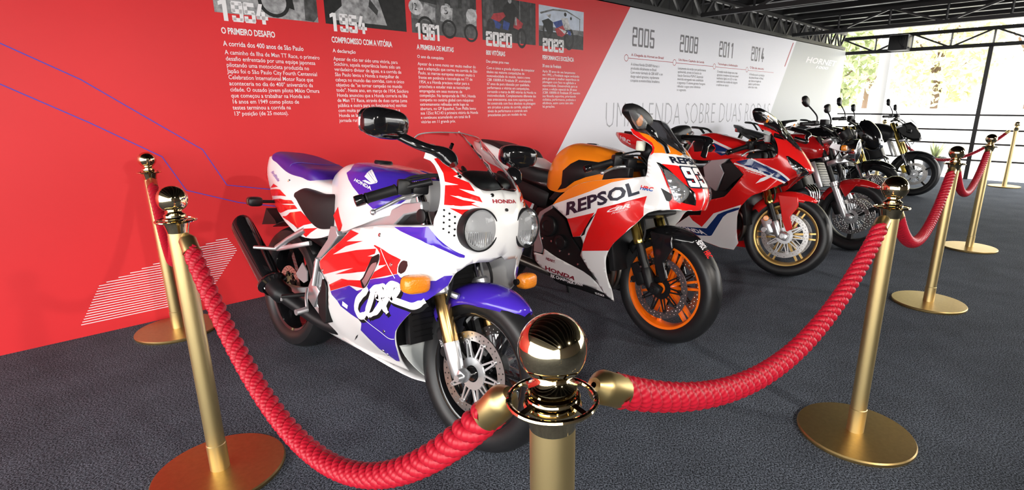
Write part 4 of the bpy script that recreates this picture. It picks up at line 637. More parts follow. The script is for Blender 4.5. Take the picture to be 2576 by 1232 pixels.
def loft_mesh(S, nu=28, nv=6, a=None, b=None, v0=None, v1=None, off=0, caps=True):
    """whole body of a lofted surface, both halves"""
    a = S.x[0] if a is None else a; b = S.x[-1] if b is None else b; m = S.m - 1; v1 = m if v1 is None else v1; n = int(nv*v1)
    vs = [v1*(k/n) for k in range(-n, n + 1)]; k = len(vs); V = [S(a + (b - a)*i/nu, v) for i in range(nu + 1) for v in vs]
    F = [(i*k + j, i*k + j + 1, (i+1)*k + j + 1, (i+1)*k + j) for i in range(nu) for j in range(k - 1)]
    F += [(i*k + k - 1, i*k, (i+1)*k, (i+1)*k + k - 1) for i in range(nu)]
    if caps: F += [tuple(range(k)), tuple(nu*k + j for j in range(k))[::-1]]
    return MB().add(V, F)
def panel(root, name, S, outline, m, off=0, holes=(), g=.022, solid=.004, smooth=True, both=True, n=4, ang=38, sy=1.0):
    """piece of a body surface and its mirror image; one object when the two meet on the centre line"""
    O = smooth_outline(outline, ang, n) if smooth else outline
    V, F = fill([tuple(p) for p in O], holes, g, 1, sy); joined = min(abs(p[0] if isinstance(S, FSurf) else p[1]) for p in V) < 1e-6
    r = MB(); drape(r, S, V, F, off); parts = [r]
    if both:
        l = MB(); l.v = [(x, -y, z) for x, y, z in r.v]; l.f = [f[::-1] for f in r.f]
        if joined: r.add(l.v, l.f)
        else: parts.append(l)
    out = []
    for mb in parts:
        o = mb.obj(name, m, root, smooth=50, fixn=False); orient_out(o); out.append(o)
        if solid: q = o.modifiers.new('solid', 'SOLIDIFY'); q.thickness = solid; q.offset = -1
    return out[0]
def orient_out(o):
    """one side per half outwards from the body's middle plane"""
    me = o.data; bm = bmesh.new(); bm.from_mesh(me); bmesh.ops.remove_doubles(bm, verts=bm.verts[:], dist=1e-5); bmesh.ops.recalc_face_normals(bm, faces=bm.faces[:])
    left = set(bm.faces); 
    while left:
        f0 = left.pop(); isl = [f0]; st = [f0]
        while st:
            f = st.pop()
            for e in f.edges:
                for g in e.link_faces:
                    if g in left: left.discard(g); isl.append(g); st.append(g)
        sc = sum((f.normal.y*(1 if f.calc_center_median().y > 0 else -1) + .5*f.normal.x)*f.calc_area() for f in isl)
        if sc < 0: bmesh.ops.reverse_faces(bm, faces=isl)
    bm.to_mesh(me); bm.free()
def decal(root, name, S, outline, m, off=.0016, g=.018, both=True, smooth=False, sy=1.0, ang=38):
    return panel(root, name, S, outline, m, off, (), g, 0, smooth, both, 3, ang, sy)
def ribbon(root, name, S, path, w, m, off=.0022, taper=None, both=False, n=5, sy=1.0):
    P = catmull([(p[0], p[1]*sy) for p in path], n); V, F = stroke2d(P, w, taper); V = [(a, b/sy) for a, b in V]; mb = MB(); drape(mb, S, V, F, off)
    if both: l = MB(); l.v = [(x, -y, z) for x, y, z in mb.v]; l.f = mb.f; l.obj(name, m, root, smooth=50, fixn=False)
    o = mb.obj(name, m, root, smooth=50, fixn=False); return o
def surf_text(root, name, S, quad, s, m, off=.002, maxlen=.015, **k):
    V, F = unit_text(s, **k); V = quad_map(quad, V); V, F = refine(V, F, maxlen); mb = MB(); drape(mb, S, V, F, off); return mb.obj(name, m, root, smooth=50, fixn=False)
def dots(root, name, S, pts, r, m, off=.002, sy=1.0, both=False):
    mb = MB()
    for u, v in pts:
        V = [(u, v)] + [(u + r*math.cos(2*math.pi*i/10), v + r*math.sin(2*math.pi*i/10)/sy) for i in range(10)]; F = [(0, i + 1, (i + 1) % 10 + 1) for i in range(10)]
        drape(mb, S, V, F, off)
        if both: drape(mb, S, V, F, off, mirror=True)
    return mb.obj(name, m, root, smooth=0, fixn=False, kind='stuff')
def make_fender(root, x, z, R, w, a0, a1, m, X=None, drop=.045, tipw=.5, nm='front_fender', gap=.018):
    """arched guard over the wheel, angles in degrees from straight ahead"""
    S = []; n = 18
    for i in range(n + 1):
        f = i/n; a = math.radians(a0 + (a1 - a0)*f); k = tipw + (1 - tipw)*min(1, f*4)**.7; kk = k*min(1, .55 + (1 - f)*4); row = []
        for j in range(-5, 6):
            t = j/5; y = w*kk*math.sin(t*math.pi/2); r = R + gap - drop*(1 - math.cos(t*math.pi/2)*1.0)*(.6 + .4*min(1, f*3)); row.append((x + r*math.cos(a), y, z + r*math.sin(a)))
        S.append(row)
    return MB(X).loft(S, 1, False).obj(nm, m, root, solid=.004)
def make_lever(root, nm, pts, r=.006, m=None):
    return MB().tube(catmull(pts, 5), r, 10, sx=1.0).obj(nm, m or M_SILVER, root)
def make_signal(root, c, d, m=M_AMBER, size=(.032, .052, .033), lens=.55):
    """turn signal: black case with a lens in front; d is the direction the lens looks"""
    d = nrm(d); x, y, d = basis(d); R = np.stack([d, x, y], 1)
    b = MB().ball(c, size, 20, 12, R); V = []
    for p in b.v:
        q = R.T @ (np.array(p) - np.array(c)); q = np.sign(q)*np.array(size)*(np.abs(q)/np.array(size))**.6; V.append(tuple(np.array(c) + R @ q))
    b.v = V; case = b.obj('turn_signal', M_SATIN, root)
    l = MB(); l.v = [tuple(np.array(c) + R @ (np.array([q[0]*1.0 + .004, q[1]*1.02, q[2]*1.02]))) for q in [R.T @ (np.array(p) - np.array(c)) for p in V]]; l.f = [f for f in b.f if np.mean([(R.T @ (np.array(l.v[i]) - np.array(c)))[0] for i in f]) > -size[0]*.25]
    l.obj('lens', m, case); return case
def superball(c, r, R=None, e=.6, seg=24, rings=14):
    """rounded box"""
    b = MB().ball((0, 0, 0), 1, seg, rings); r = np.array(r, float); V = []
    for p in b.v:
        q = np.array(p); q = np.sign(q)*np.abs(q)**e; q = q/max(1e-9, np.max(np.abs(q))**0)*r; V.append(tuple((np.array(R) @ q if R is not None else q) + np.array(c)))
    b.v = V; return b
def rot(ax, deg): return np.array(Matrix.Rotation(math.radians(deg), 3, ax))
def plate(root, nm, poly, y0, y1, m, X=None, bevel=.002, mirror=False):
    if mirror: MB(X).prism([tuple(p) for p in poly], -y0, -y1).obj(nm, m, root, bevel=bevel, smooth=30)
    return MB(X).prism([tuple(p) for p in poly], y0, y1).obj(nm, m, root, bevel=bevel, smooth=30)
# ---------- white, red and violet sport bike ----------
B1 = thing('motorcycle', 'white, red and violet sport motorcycle with twin round headlights nearest the camera', 'motorcycle', bike_matrix(-1.3235, 2.6637, -39.95, 1.03, 8), 'motorcycles parked in a row along the wall')
def arcpts(c, r, a0, a1, n, y=0): return [(c[0] + r*math.cos(math.radians(a0 + (a1 - a0)*i/n)), y, c[1] + r*math.sin(math.radians(a0 + (a1 - a0)*i/n))) for i in range(n + 1)]
def build_bike1(r):
    X = steer(1.352, .294, 3)
    make_wheel(r, 'front_wheel', 1.352, .294, .294, .128, .213, M_BLK, X, 6, 'double', ((-.066, .150), (.066, .150)))
    make_wheel(r, 'rear_wheel', 0, .314, .314, .178, .226, M_BLK, None, 6, 'wide', ((-.075, .11),), M_BLK)
    # fairing shell and its colours
    f = panel(r, 'fairing', S1F, D1['fair'], M_WHT, 0, (), .02)
    for k in ('red1', 'red2', 'red3', 'redA', 'redB'): decal(f, 'red_graphic', S1F, D1[k], M_REDP)
    decal(f, 'violet_graphic', S1F, D1['violet'], M_VIO); decal(f, 'violet_wedge', S1F, D1['wedge'], M_VIO)
    decal(f, 'air_slot', S1F, D1['slot'], M_SATIN, .0024, smooth=True); decal(f, 'slot_duct', S1F, D1['slotbar'], M_ALU, .003, smooth=True)
    decal(f, 'vent_rim', S1F, [((a - .334)*1.25 + .334, (b - .672)*1.18 + .672) for a, b in D1['vent']], M_WHT, .0022, smooth=True); decal(f, 'air_vent', S1F, D1['vent'], M_BLK, .0032, smooth=True)
    sh = lambda P, a, b: [(p[0] + a, p[1] + b) for p in P]
    for k, w in (('cC', .030), ('cB', .030), ('cB2', .027), ('cR', .030), ('cR2', .026)):
        tp = (lambda t: min(1, .45 + 2.2*min(t, 1 - t) + .3*math.sin(17*t)**2))
        ribbon(f, 'lettering_shadow', S1F, sh(D1[k], -.010, -.012), w, M_SATIN, .0022, tp); ribbon(f, 'brush_lettering', S1F, D1[k], w, M_TXTW, .0030, tp)
    for k in ('seam', 'seam2'): ribbon(f, 'seam_line', S1F, D1[k], .003, M_TXTW, .0036, both=True)
    dots(f, 'vent_holes', S1F, D1['dots'], .0036, M_GROOVE, both=True); dots(f, 'vent_holes', S1F, D1['dots2'], .0026, mat('pale_grey', (.35, .35, .36), .5))
    decal(f, 'print_mark', S1F, D1['mark'], M_SATIN); decal(f, 'print_mark', S1F, D1['whitemarks'], M_TXTW, .003)
    for u, v in D1['bolts']:
        p = S1F(u, v); n = surf_normal(S1F, u, v); n = n if n[1] < 0 else -n; MB().lathe([(.0, .003), (.006, .003), (.0075, .001), (.0075, -.002)], p, n, 12).obj('screw', M_STEEL, f)
    # nose lettering, both halves around the centre line
    surf_text(f, 'nose_lettering', S1F, [(.045, .899), (-.045, .899), (-.045, .912), (.045, .912)], 'HONDA', mat('dark_red_letter', (.35, .01, .02), .3), .002, bold=.03)
    dots(f, 'nose_emblem', S1F, [(0.002, .878)], .0055, M_SATIN)
    # lip that closes the gap between the fairing's top edge and the frame
    for s in (-1, 1):
        E = catmull(D1['topedge'], 4); row = [S1F(u, v)*np.array([1, -s, 1]) for u, v in E]
        MB().loft([row, [p*np.array([1, .86, 1]) + np.array([0, 0, .006]) for p in row], [np.array([p[0], s*.160, p[2] - .012]) for p in row]], 3, False).obj('fairing_lip', M_WHT, f, solid=.003)
    # twin headlights
    for s in (-1, 1):
        u, v = .1, .812; p = S1F(u, v); n = surf_normal(S1F, u, v); n = n if n[0] > 0 else -n; n = nrm((1, -.09, .03)); p = p + np.array([.004, .006, 0])
        if s > 0: p = p*np.array([1, -1, 1]); n = n*np.array([1, -1, 1])
        h = MB().lathe([(.070, -.03), (.0725, .004), (.071, .010), (.067, .010), (.066, -.005)], p, n, 40).obj('headlight', M_SATIN, r, label='round headlight with fluted glass')
        MB().lathe([(.066, .004), (.05, -.018), (.03, -.032), (.012, -.038), (0, -.038)], p, n, 40).obj('reflector', M_REFL, h)
        l = MB().lathe([(.067, .006), (.055, .014), (.04, .018), (.02, .021), (0, .022)], p, n, 40); l.obj('headlight_glass', M_LENS, h)
        x, y, z = basis(n); fl = MB()
        for k in range(-7, 8):
            t = k*.0082; hh = math.sqrt(max(.058**2 - t*t, 0)); a = x if abs(x[2]) < .5 else y; b = np.cross(n, a); fl.bar(p + n*.008 + a*t - b*hh*.95, p + n*.008 + a*t - b*hh*.1, .0012, .002)
        fl.obj('glass_flutes', M_CHROME, h, kind='stuff')
    # windscreen on the same surface
    top = D1['scrtop']; zc = top[-1][1] + .004; sc = [(0, .945)] + [(u, v + .001) for u, v in D1['scr'][:6]] + top[1:] + [(0, zc)]
    o = panel(r, 'windscreen', S1F, sc, M_SCREEN, .003, (), .02, .003, True)
    mb = MB()
    for s in (1, -1):
        pts = [S1F(u*s, v) for u, v in catmull([D1['scr'][5]] + top[1:] + [(0, zc)], 4)]; mb.tube(pts, .0028, 6)
    mb.obj('screen_edge', mat('clear_edge', (.75, .72, .72), .1, .3), o)
    MB().lathe([(.0, .002), (.005, .002), (.006, 0)], S1F(.13, .985), (.4, -.8, .4), 10).obj('screen_bolt', M_SATIN, o)
    # tank, tail, seats
    t = loft_mesh(S1T, 26, 6).obj('fuel_tank', M_WHT, r, smooth=60)
    decal(t, 'violet_panel', S1T, D1['tankviolet'], M_VIO, .0016, .02, True, sy=.07)
    for w in D1['wing']: decal(t, 'wing_emblem', S1T, w, M_TXTW, .003, .012, False, sy=.07)
    surf_text(t, 'tank_lettering', S1T, D1['hondaT'], 'HONDA', M_TXTW, .003, .03, bold=.04)
    MB().lathe([(0, .012), (.034, .012), (.038, .006), (.038, -.01)], (.66, 0, .985), (.03, 0, 1), 28).obj('fuel_cap', M_SATIN, t)
    b = loft_mesh(S1B, 34, 6).obj('tail_cowl', M_WHT, r, smooth=60)
    for q in D1['tr']: decal(b, 'red_graphic', S1B, q, M_REDP, .0018, .015, True, sy=.08)
    surf_text(b, 'tail_lettering', S1B, D1['fb'], 'FireBlade', mat('violet_letter', (.12, .05, .4), .4), .002, .02, shear=.3)
    MB().lathe([(0, .006), (.006, .006), (.007, 0), (.0045, -.004)], S1B(.12, 2.35), (0, -1, .1), 12).obj('helmet_lock', M_CHROME, b)
    MB().lathe([(0, .003), (.004, .003), (.005, 0)], (.24, -.157, .655), (0, -1, 0), 10).obj('screw', M_STEEL, b)
    loft_mesh(S1S, 22, 6).obj('rider_seat', M_SEATB, r, smooth=60); p = loft_mesh(S1P, 26, 6).obj('passenger_seat', M_SEATP, r, smooth=60)
    MB().tube([S1P(.12 + .03*math.cos(v*1.2), v)*np.array([1, 1, 1]) + np.array([0, 0, .001]) for v in np.linspace(-2.6, 2.6, 30)], .0016, 6).obj('seat_seam', M_SEATP, p)
    plate(r, 'red_side_panel', [(.60, .76), (.635, .80), (.67, .73), (.645, .70)], -.186, -.176, M_REDP, mirror=True)
    # frame, engine, radiator
    plate(r, 'frame_spar', D1['spar'], -.172, -.135, M_SILVER, mirror=True, bevel=.006); plate(r, 'frame_plate', D1['frameplate'], -.178, -.14, M_SILVER, mirror=True, bevel=.004)
    plate(r, 'engine_cover', D1['engcover'], -.195, -.15, M_ENG, bevel=.004); plate(r, 'heel_guard', D1['guard'], -.196, -.191, mat('clear_plastic', (.25, .24, .25), .15), bevel=0)
    e = MB(); e.box((.78, 0, .45), (.46, .34, .30), bev=.03); e.box((.9, 0, .64), (.25, .3, .14), rot('Y', -20), bev=.02); e.obj('engine', M_ENG, r)
    rd = MB().box((1.085, 0, .52), (.03, .34, .34), rot('Y', -12), bev=.006).obj('radiator', M_SATIN, r)
    for k in range(14):
        MB().box((1.103 - .0045*k + .031, 0, .38 + .0205*k), (.004, .31, .004), rot('Y', -12)).obj('radiator_fin', M_ENG, rd, smooth=0)
    # belly scoop: pale inner face between the two lower edges
    sec = []
    for z, x, wd in ((.325, 1.075, .17), (.28, 1.08, .145), (.235, 1.09, .11), (.195, 1.10, .07), (.172, 1.105, .035)): sec.append([(x - .02*math.cos(t*1.4), wd*t, z + .012*t*t) for t in np.linspace(-1, 1, 9)])
    MB().loft(sec, 3, False).obj('belly_scoop', mat('pale_grey_plastic', (.60, .63, .62), .4), r, solid=.004)
    MB().loft([[(1.10, y, .172 + .3*y*y) for y in np.linspace(-.05, .05, 7)], [(1.0, y, .19) for y in np.linspace(-.10, .10, 7)], [(.6, y, .225) for y in np.linspace(-.13, .13, 7)]], 4, False).obj('belly_floor', M_WHT, r, solid=.004)
    # front fork, guard and brakes turn with the bars
    for s in (-1, 1):
        lo = np.array([1.352, s*.105, .294]); dv = nrm((-.407, 0, .914)); at = lambda h, o=.035: lo + np.array([-o, 0, 0]) + dv*h
        k = MB(X).cyl(at(.30), at(.70), .0205, seg=20).obj('fork_tube', M_CHROME, r)
        MB(X).lathe([(.0265, .095), (.0275, .10), (.0275, .29), (.0255, .295)], at(0), dv, 24).obj('fork_slider', M_GOLD, k)
        m = MB(X); m.lathe([(.0, -.02), (.018, -.02), (.024, .0), (.0275, .05), (.029, .10), (.027, .115)], at(0), dv, 24); m.box(lo + np.array([-.008, 0, 0]), (.044, .040, .042), rot('Y', 20), bev=.012); m.cyl(lo + np.array([0, s*.012, 0]), lo + np.array([0, s*.04, 0]), .012); m.obj('fork_foot', M_ALU, k)
        m = MB(X); m.lathe([(.028, .28), (.034, .285), (.034, .315), (.026, .325)], at(0), dv, 24); m.bar(at(.30), at(.285) + np.array([.07, -s*.02, .0]), .02, .02, .005); m.obj('guard_bracket', M_ALU, k)
        cp = lo + np.array([-.115, -s*.035, .085]); m = MB(X); m.box(cp, (.055, .07, .125), rot('Y', -32), bev=.012); m.cyl(cp + np.array([-.01, s*.03, .03]), cp + np.array([-.01, s*.045, .03]), .018); m.cyl(cp + np.array([.012, s*.03, -.025]), cp + np.array([.012, s*.045, -.025]), .018); m.bar(cp + np.array([.02, s*.03, .03]), lo + np.array([-.05, s*.01, .07]), .02, .018, .004)
        c = m.obj('brake_caliper', M_SATIN, r)
        V, F = unit_text('NISSIN'); q = cp + np.array([0, s*.0355, 0]); tm = MB(X); Rr = rot('Y', -32); tm.add([q + Rr @ np.array([(y - .5)*-.012 - .012, 0, (x - .5)*.055]) for x, y in V], F)
        if s < 0: tm.obj('caliper_lettering', M_TXTW, c, smooth=0, fixn=False)
        MB(X).tube(catmull([cp + np.array([0, s*.02, .06]), cp + np.array([.0, s*.04, .13]), cp + np.array([.01, s*.03, .24]), cp + np.array([-.05, 0, .36])], 6), .0055, 8).obj('brake_hose', M_RUB, c)
    MB(X).cyl((1.352, -.14, .294), (1.352, .14, .294), .011).obj('front_axle', M_STEEL, r)
    make_fender(r, 1.352, .294, .294, .082, 55, 152, M_VIO, X, drop=.07, tipw=.25, gap=.022)
    m = MB(X); m.box((1.20, 0, .845), (.075, .27, .03), rot('Y', -24), bev=.01); m.box((1.265, 0, .70), (.075, .25, .04), rot('Y', -24), bev=.01); m.tube([(1.265, 0, .70), (1.20, 0, .845)], .025, 14); m.obj('fork_yoke', M_SATIN, r)
    # bars, levers, mirrors, dash
    for s in (-1, 1):
        be, gi, ba = [np.array([p[0], s*y, p[1]]) for p, y in zip(D1['barend'], (.335, .215, .13))]
        d = nrm(be - gi); c = MB().tube([ba, gi, be], .0115, 12).obj('clip_on_bar', M_SATIN, r)
        MB().lathe([(.0185, 0), (.021, .004), (.0185, .008), (.018, .10), (.020, .104), (.0185, .108)], gi - d*.002, d, 20).obj('grip', M_RUB, c)
        MB().lathe([(.013, .106), (.019, .112), (.0195, .135), (.018, .142), (0, .144)], gi, d, 20).obj('bar_end', M_BLK, c)
        MB().box(gi - d*.03, (.05, .05, .055), rot('Z', s*30), bev=.01).obj('switch_box', M_SATIN, c)
        lv = [np.array([p[0], s*y, p[1]]) for p, y in zip(D1['lever'], (.14, .18, .22, .265, .315))]; l = MB().tube(catmull(lv, 5), [.0085]*10 + [.0065]*7 + [.006]*4, 10).ball(lv[-1], .010, 12, 8).obj('brake_lever' if s < 0 else 'clutch_lever', M_ALU, r)
        MB().box(lv[0] + np.array([-.02, 0, .012]), (.07, .055, .04), rot('Z', s*25), bev=.008).obj('lever_perch', M_SATIN, l)
        for k in range(2): MB().tube(catmull([gi - d*.02 + np.array([.01*k, 0, .022]), gi - d*.05 + np.array([.03, 0, .035 - .01*k]), ba + np.array([.04, -s*.03, .02]), (1.22, s*.06, .88)], 6), .0045, 8).obj('cable', M_RUB, r)
        mc = np.array([1.222, s*.372, 1.120]) if s < 0 else np.array([1.12, .335, 1.065]); Rm = rot('Z', -s*14) @ rot('Y', 6)
        mr = superball(mc, (.042, .085, .046), Rm, .72).obj('mirror', M_BLK, r)
        fc = superball(mc + Rm @ np.array([-.030, 0, 0]), (.016, .076, .039), Rm, .6); fc.obj('mirror_glass', M_MIRR, mr)
        base = np.array([1.29, s*.195, 1.045]) if s < 0 else np.array([1.25, .175, 1.0]); MB().tube(catmull([base + np.array([.035, -s*.01, -.03]), base, (base*.55 + mc*.45) + np.array([0, 0, -.012]), mc + np.array([.0, -s*.05, -.03])], 6), [.014 + .010*math.sin(math.pi*min(1, i/9)) for i in range(19)], 12, sx=1.3).obj('mirror_stem', M_BLK, mr)
        pc = S1F(.245*-s, .628); sgc = np.array([1.262, s*.262, .622]) if s < 0 else np.array([1.30, .24, .585]); sg = make_signal(r, sgc, (1, s*.12, .05), size=(.030, .047, .030)); MB().tube([sgc*np.array([1, .75, 1]), sgc], .012, 10).obj('signal_stalk', M_RUB, sg)
        rs = np.array([-.13, s*.195, .735]); sg = make_signal(r, rs, (-1, 0, 0), M_BLK, (.028, .034, .024)); MB().tube([rs*np.array([1, .35, 1]), rs], .008, 10).obj('signal_stalk', M_RUB, sg)
    d = superball((1.27, 0, .945), (.055, .12, .05), rot('Y', 25), .7).obj('dashboard', M_SATIN, r); MB().tube(catmull([(1.14, .05, .93), (1.15, .03, .985), (1.17, -.01, 1.005), (1.23, -.05, .985), (1.27, -.075, .95)], 6), .006, 8).obj('cable_loop', M_RUB, d)
    MB().box((1.18, -.06, 1.0), (.018, .018, .03), bev=.003).obj('reservoir', M_SATIN, d); MB().tube(catmull([(1.02, .0, .95), (1.07, -.01, 1.02), (1.13, -.03, 1.085)], 5), .0065, 8).obj('brake_hose', M_RUB, d)
    MB().lathe([(.024, 0), (.026, .003), (.026, .008), (.02, .01), (0, .01)], (1.16, -.168, .828), (0, -1, 0), 20).obj('frame_cap', M_SATIN, r)
    # exhaust, swing arm, pegs, tail fittings
    ex = MB().loft([[np.array(c) + np.array([0, math.cos(t)*.052*k, math.sin(t)*.062*k]) for t in np.linspace(0, 2*math.pi, 25)[:-1]] for c, k in (((-.205, -.222, .602), .80), ((-.20, -.222, .598), .97), ((-.17, -.221, .578), 1.0), ((.09, -.212, .392), 1.0), ((.115, -.211, .374), .96))], 3).obj('silencer', M_BLK, r, smooth=45)
    MB().lathe([(.062, 0), (.066, .006), (.066, .016), (.05, .03)], (.105, -.2115, .382), (.81, .03, -.58), 28).obj('silencer_collar', M_BLK, ex)
    MB().tube(catmull([(.105, -.211, .382), (.19, -.205, .345), (.29, -.165, .30), (.45, -.12, .252), (.62, -.08, .25)], 6), [.045]*8 + [.034]*17, 18).obj('exhaust_pipe', M_SATIN, ex)
    for k in (-1, 1): MB().lathe([(0, .006), (.006, .006), (.007, 0)], (.13, -.235 + .012*k, .39 + .03*k), (.5, -.8, .2), 10).obj('bolt', M_STEEL, ex)
    sw = MB()
    for s in (-1, 1): sw.loft([[(x, s*(y + o), z + h) for o, h in ((-.016, -.028), (.016, -.028), (.016, .028), (-.016, .028))] for x, y, z in ((-.06, .125, .31), (.2, .12, .335), (.42, .11, .39), (.58, .10, .41))], 4)
    sw.box((.42, 0, .39), (.12, .2, .07), bev=.01); sw.obj('swing_arm', M_SILVER, r)
    MB().cyl((0, -.15, .314), (0, .15, .314), .012).obj('rear_axle', M_STEEL, r)
    MB().tube([(.33, 0, .44), (.40, 0, .66)], .028, 16).obj('shock_absorber', M_SATIN, r)
    hg = MB(); hg.loft([[(.31*math.cos(a)*1.08, y, .314 + .31*math.sin(a)*1.08) for y in (-.09, -.06, 0, .06, .09)] for a in [math.radians(t) for t in (40, 60, 80, 100, 120)]], 3, False); hg.obj('rear_hugger', M_SATIN, r, solid=.004)
    ug = MB().box((.25, 0, .62), (.55, .2, .06), rot('Y', 10), bev=.02).obj('under_tail', M_SATIN, r)
    MB().prism([tuple(p) for p in D1['flap']], -.075, .075).obj('plate_holder', M_SATIN, r)
    superball((-.315, 0, .855), (.03, .06, .035), None, .6).obj('tail_light', mat('red_lens', (.45, .01, .01), .1, coat=.5), r)
    pg = MB().tube([(.30, -.15, .655), (.20, -.175, .60), (.125, -.195, .545)], [.014, .013, .016], 12).bar((.34, -.145, .60), (.125, -.195, .54), .02, .022, .005).obj('peg_bracket', M_ALU, r)
    MB().bar((.125, -.195, .54), (.08, -.285, .547), .026, .014, .005).obj('passenger_peg', M_ALU, pg)
    rp = MB().box((.45, -.18, .40), (.09, .02, .10), rot('Y', 30), bev=.008).obj('peg_plate', M_ALU, r); MB().bar((.41, -.195, .385), (.37, -.285, .378), .028, .014, .005).obj('rider_peg', M_RUB, rp); MB().tube([(.375, -.285, .375), (.375, -.285, .36)], .005, 8).obj('peg_feeler', M_STEEL, rp)
    MB().tube(catmull([(.44, -.205, .42), (.47, -.225, .39), (.50, -.235, .345)], 5), .006, 10).tube([(.50, -.235, .345), (.505, -.285, .34)], .013, 12).obj('brake_pedal', M_ALU, rp)
    MB().tube([(.47, -.19, .44), (.49, -.185, .56)], .014, 12).obj('master_cylinder', M_ALU, rp)
    MB().tube([(.45, .16, .35), (.52, .25, .02)], .011, 10).box((.525, .26, .008), (.06, .04, .014), bev=.004).obj('side_stand', M_SATIN, r)
build_bike1(B1)
# ---------- two later sport bikes: shared running gear, own bodies ----------
M_ORG = mat('orange_lacquer', (.90, .23, .01), .18, coat=.5); M_ORGW = mat('orange_wheel', (.92, .16, .005), .3, coat=.3); M_NAVY = mat('navy_lacquer', (.008, .03, .14), .18, coat=.5); M_GOLDW = mat('gold_wheel', (.55, .36, .12), .3, .8)
M_GOLDF = mat('gold_fork', (.62, .46, .12), .2, 1.0); M_GREYF = mat('grey_frame', (.34, .32, .33), .38, .5); M_LTRB = mat('black_letter', (.008, .012, .03), .3); M_LTRR = mat('maroon_letter', (.22, .005, .02), .35); M_BLUEL = mat('blue_letter', (.01, .10, .42), .4); M_HLGLASS = mat('lamp_cover', (.9, .92, .95), .05, trans=.9, ior=1.2)
M_HRED = mat('bright_red_letter', (.75, .02, .02), .4)
def usd_front(r, ax, az, rim, carrier, legs, clamp, guard, guard_m, X, disc=.16, tilt=.2, caliper=M_SATIN, foot=None, a0=58, a1=150):
    make_wheel(r, 'front_wheel', ax, az, .30, .122, .222, rim, X, 6, 'double', ((-.064, disc), (.064, disc)), carrier, tilt)
    for s in (-1, 1):
        lo = np.array([ax, s*.108, az]); dv = nrm((-.4, 0, .917)); at = lambda h: lo + np.array([-.03, 0, 0]) + dv*h
        k = MB(X).lathe([(.029, .235), (.0305, .24), (.0305, .26), (.0285, .265), (.0285, .72), (.026, .725)], at(0), dv, 24).obj('fork_outer', M_GOLDF, r)
        MB(X).cyl(at(.05), at(.245), .0215, seg=20).obj('fork_leg', legs, k)
        m = MB(X); m.lathe([(0, -.02), (.018, -.015), (.026, .01), (.026, .09), (.0225, .105)], at(0), dv, 22); m.box(lo, (.07, .045, .055), rot('Y', 20), bev=.014); m.cyl(lo + np.array([0, s*.005, 0]), lo + np.array([0, s*.035, 0]), .017); m.cyl(lo + np.array([0, s*.03, 0]), lo + np.array([0, s*.042, 0]), .010); m.obj('fork_foot', foot or legs, k)
        cp = lo + np.array([-.118, -s*.03, .055]); m = MB(X); m.box(cp, (.06, .08, .125), rot('Y', -28), bev=.014)
        for e in (-.03, .03): m.cyl(cp + np.array([.5*e, s*.03, e]), cp + np.array([.5*e, s*.047, e]), .018)
        m.bar(cp + np.array([.02, s*.02, .0]), lo + np.array([-.03, s*.0, .03]), .024, .03, .006); c = m.obj('brake_caliper', caliper, r)
        MB(X).tube(catmull([cp + np.array([0, s*.02, .06]), cp + np.array([-.005, s*.04, .12]), cp + np.array([.02, s*.03, .22]), cp + np.array([-.04, 0, .36])], 6), .006, 8).obj('brake_hose', M_RUB, c)
        for e in (-.045, .045): MB(X).lathe([(0, .005), (.006, .005), (.007, 0)], cp + np.array([.6*e, s*.045, e]), (0, s, 0), 10).obj('bolt', M_STEEL, c)
    MB(X).cyl((ax, -.14, az), (ax, .14, az), .012).obj('front_axle', M_STEEL, r)
    f = make_fender(r, ax, az, .30, .080, a0, a1, guard_m, X, drop=.075, tipw=.3, gap=.02)
    for s in (-1, 1):
        P = [(ax - .105, az + .285), (ax + .03, az + .285), (ax + .045, az + .22), (ax + .0, az + .14), (ax + .03, az + .06), (ax - .005, az + .03), (ax - .045, az + .10), (ax - .075, az + .2)]
        mb = MB(X); mb.prism([(p + .02, q) for p, q in P], s*.076, s*.092); mb.obj('fork_guard', guard_m, f, bevel=.006)
    m = MB(X); m.box((ax - .225, 0, az + .60), (.075, .27, .03), rot('Y', -23), bev=.01); m.box((ax - .12, 0, az + .37), (.085, .27, .045), rot('Y', -23), bev=.01); m.tube([(ax - .225, 0, az + .60), (ax - .12, 0, az + .37)], .025, 14); m.obj('fork_yoke', M_SATIN, r)
    return f
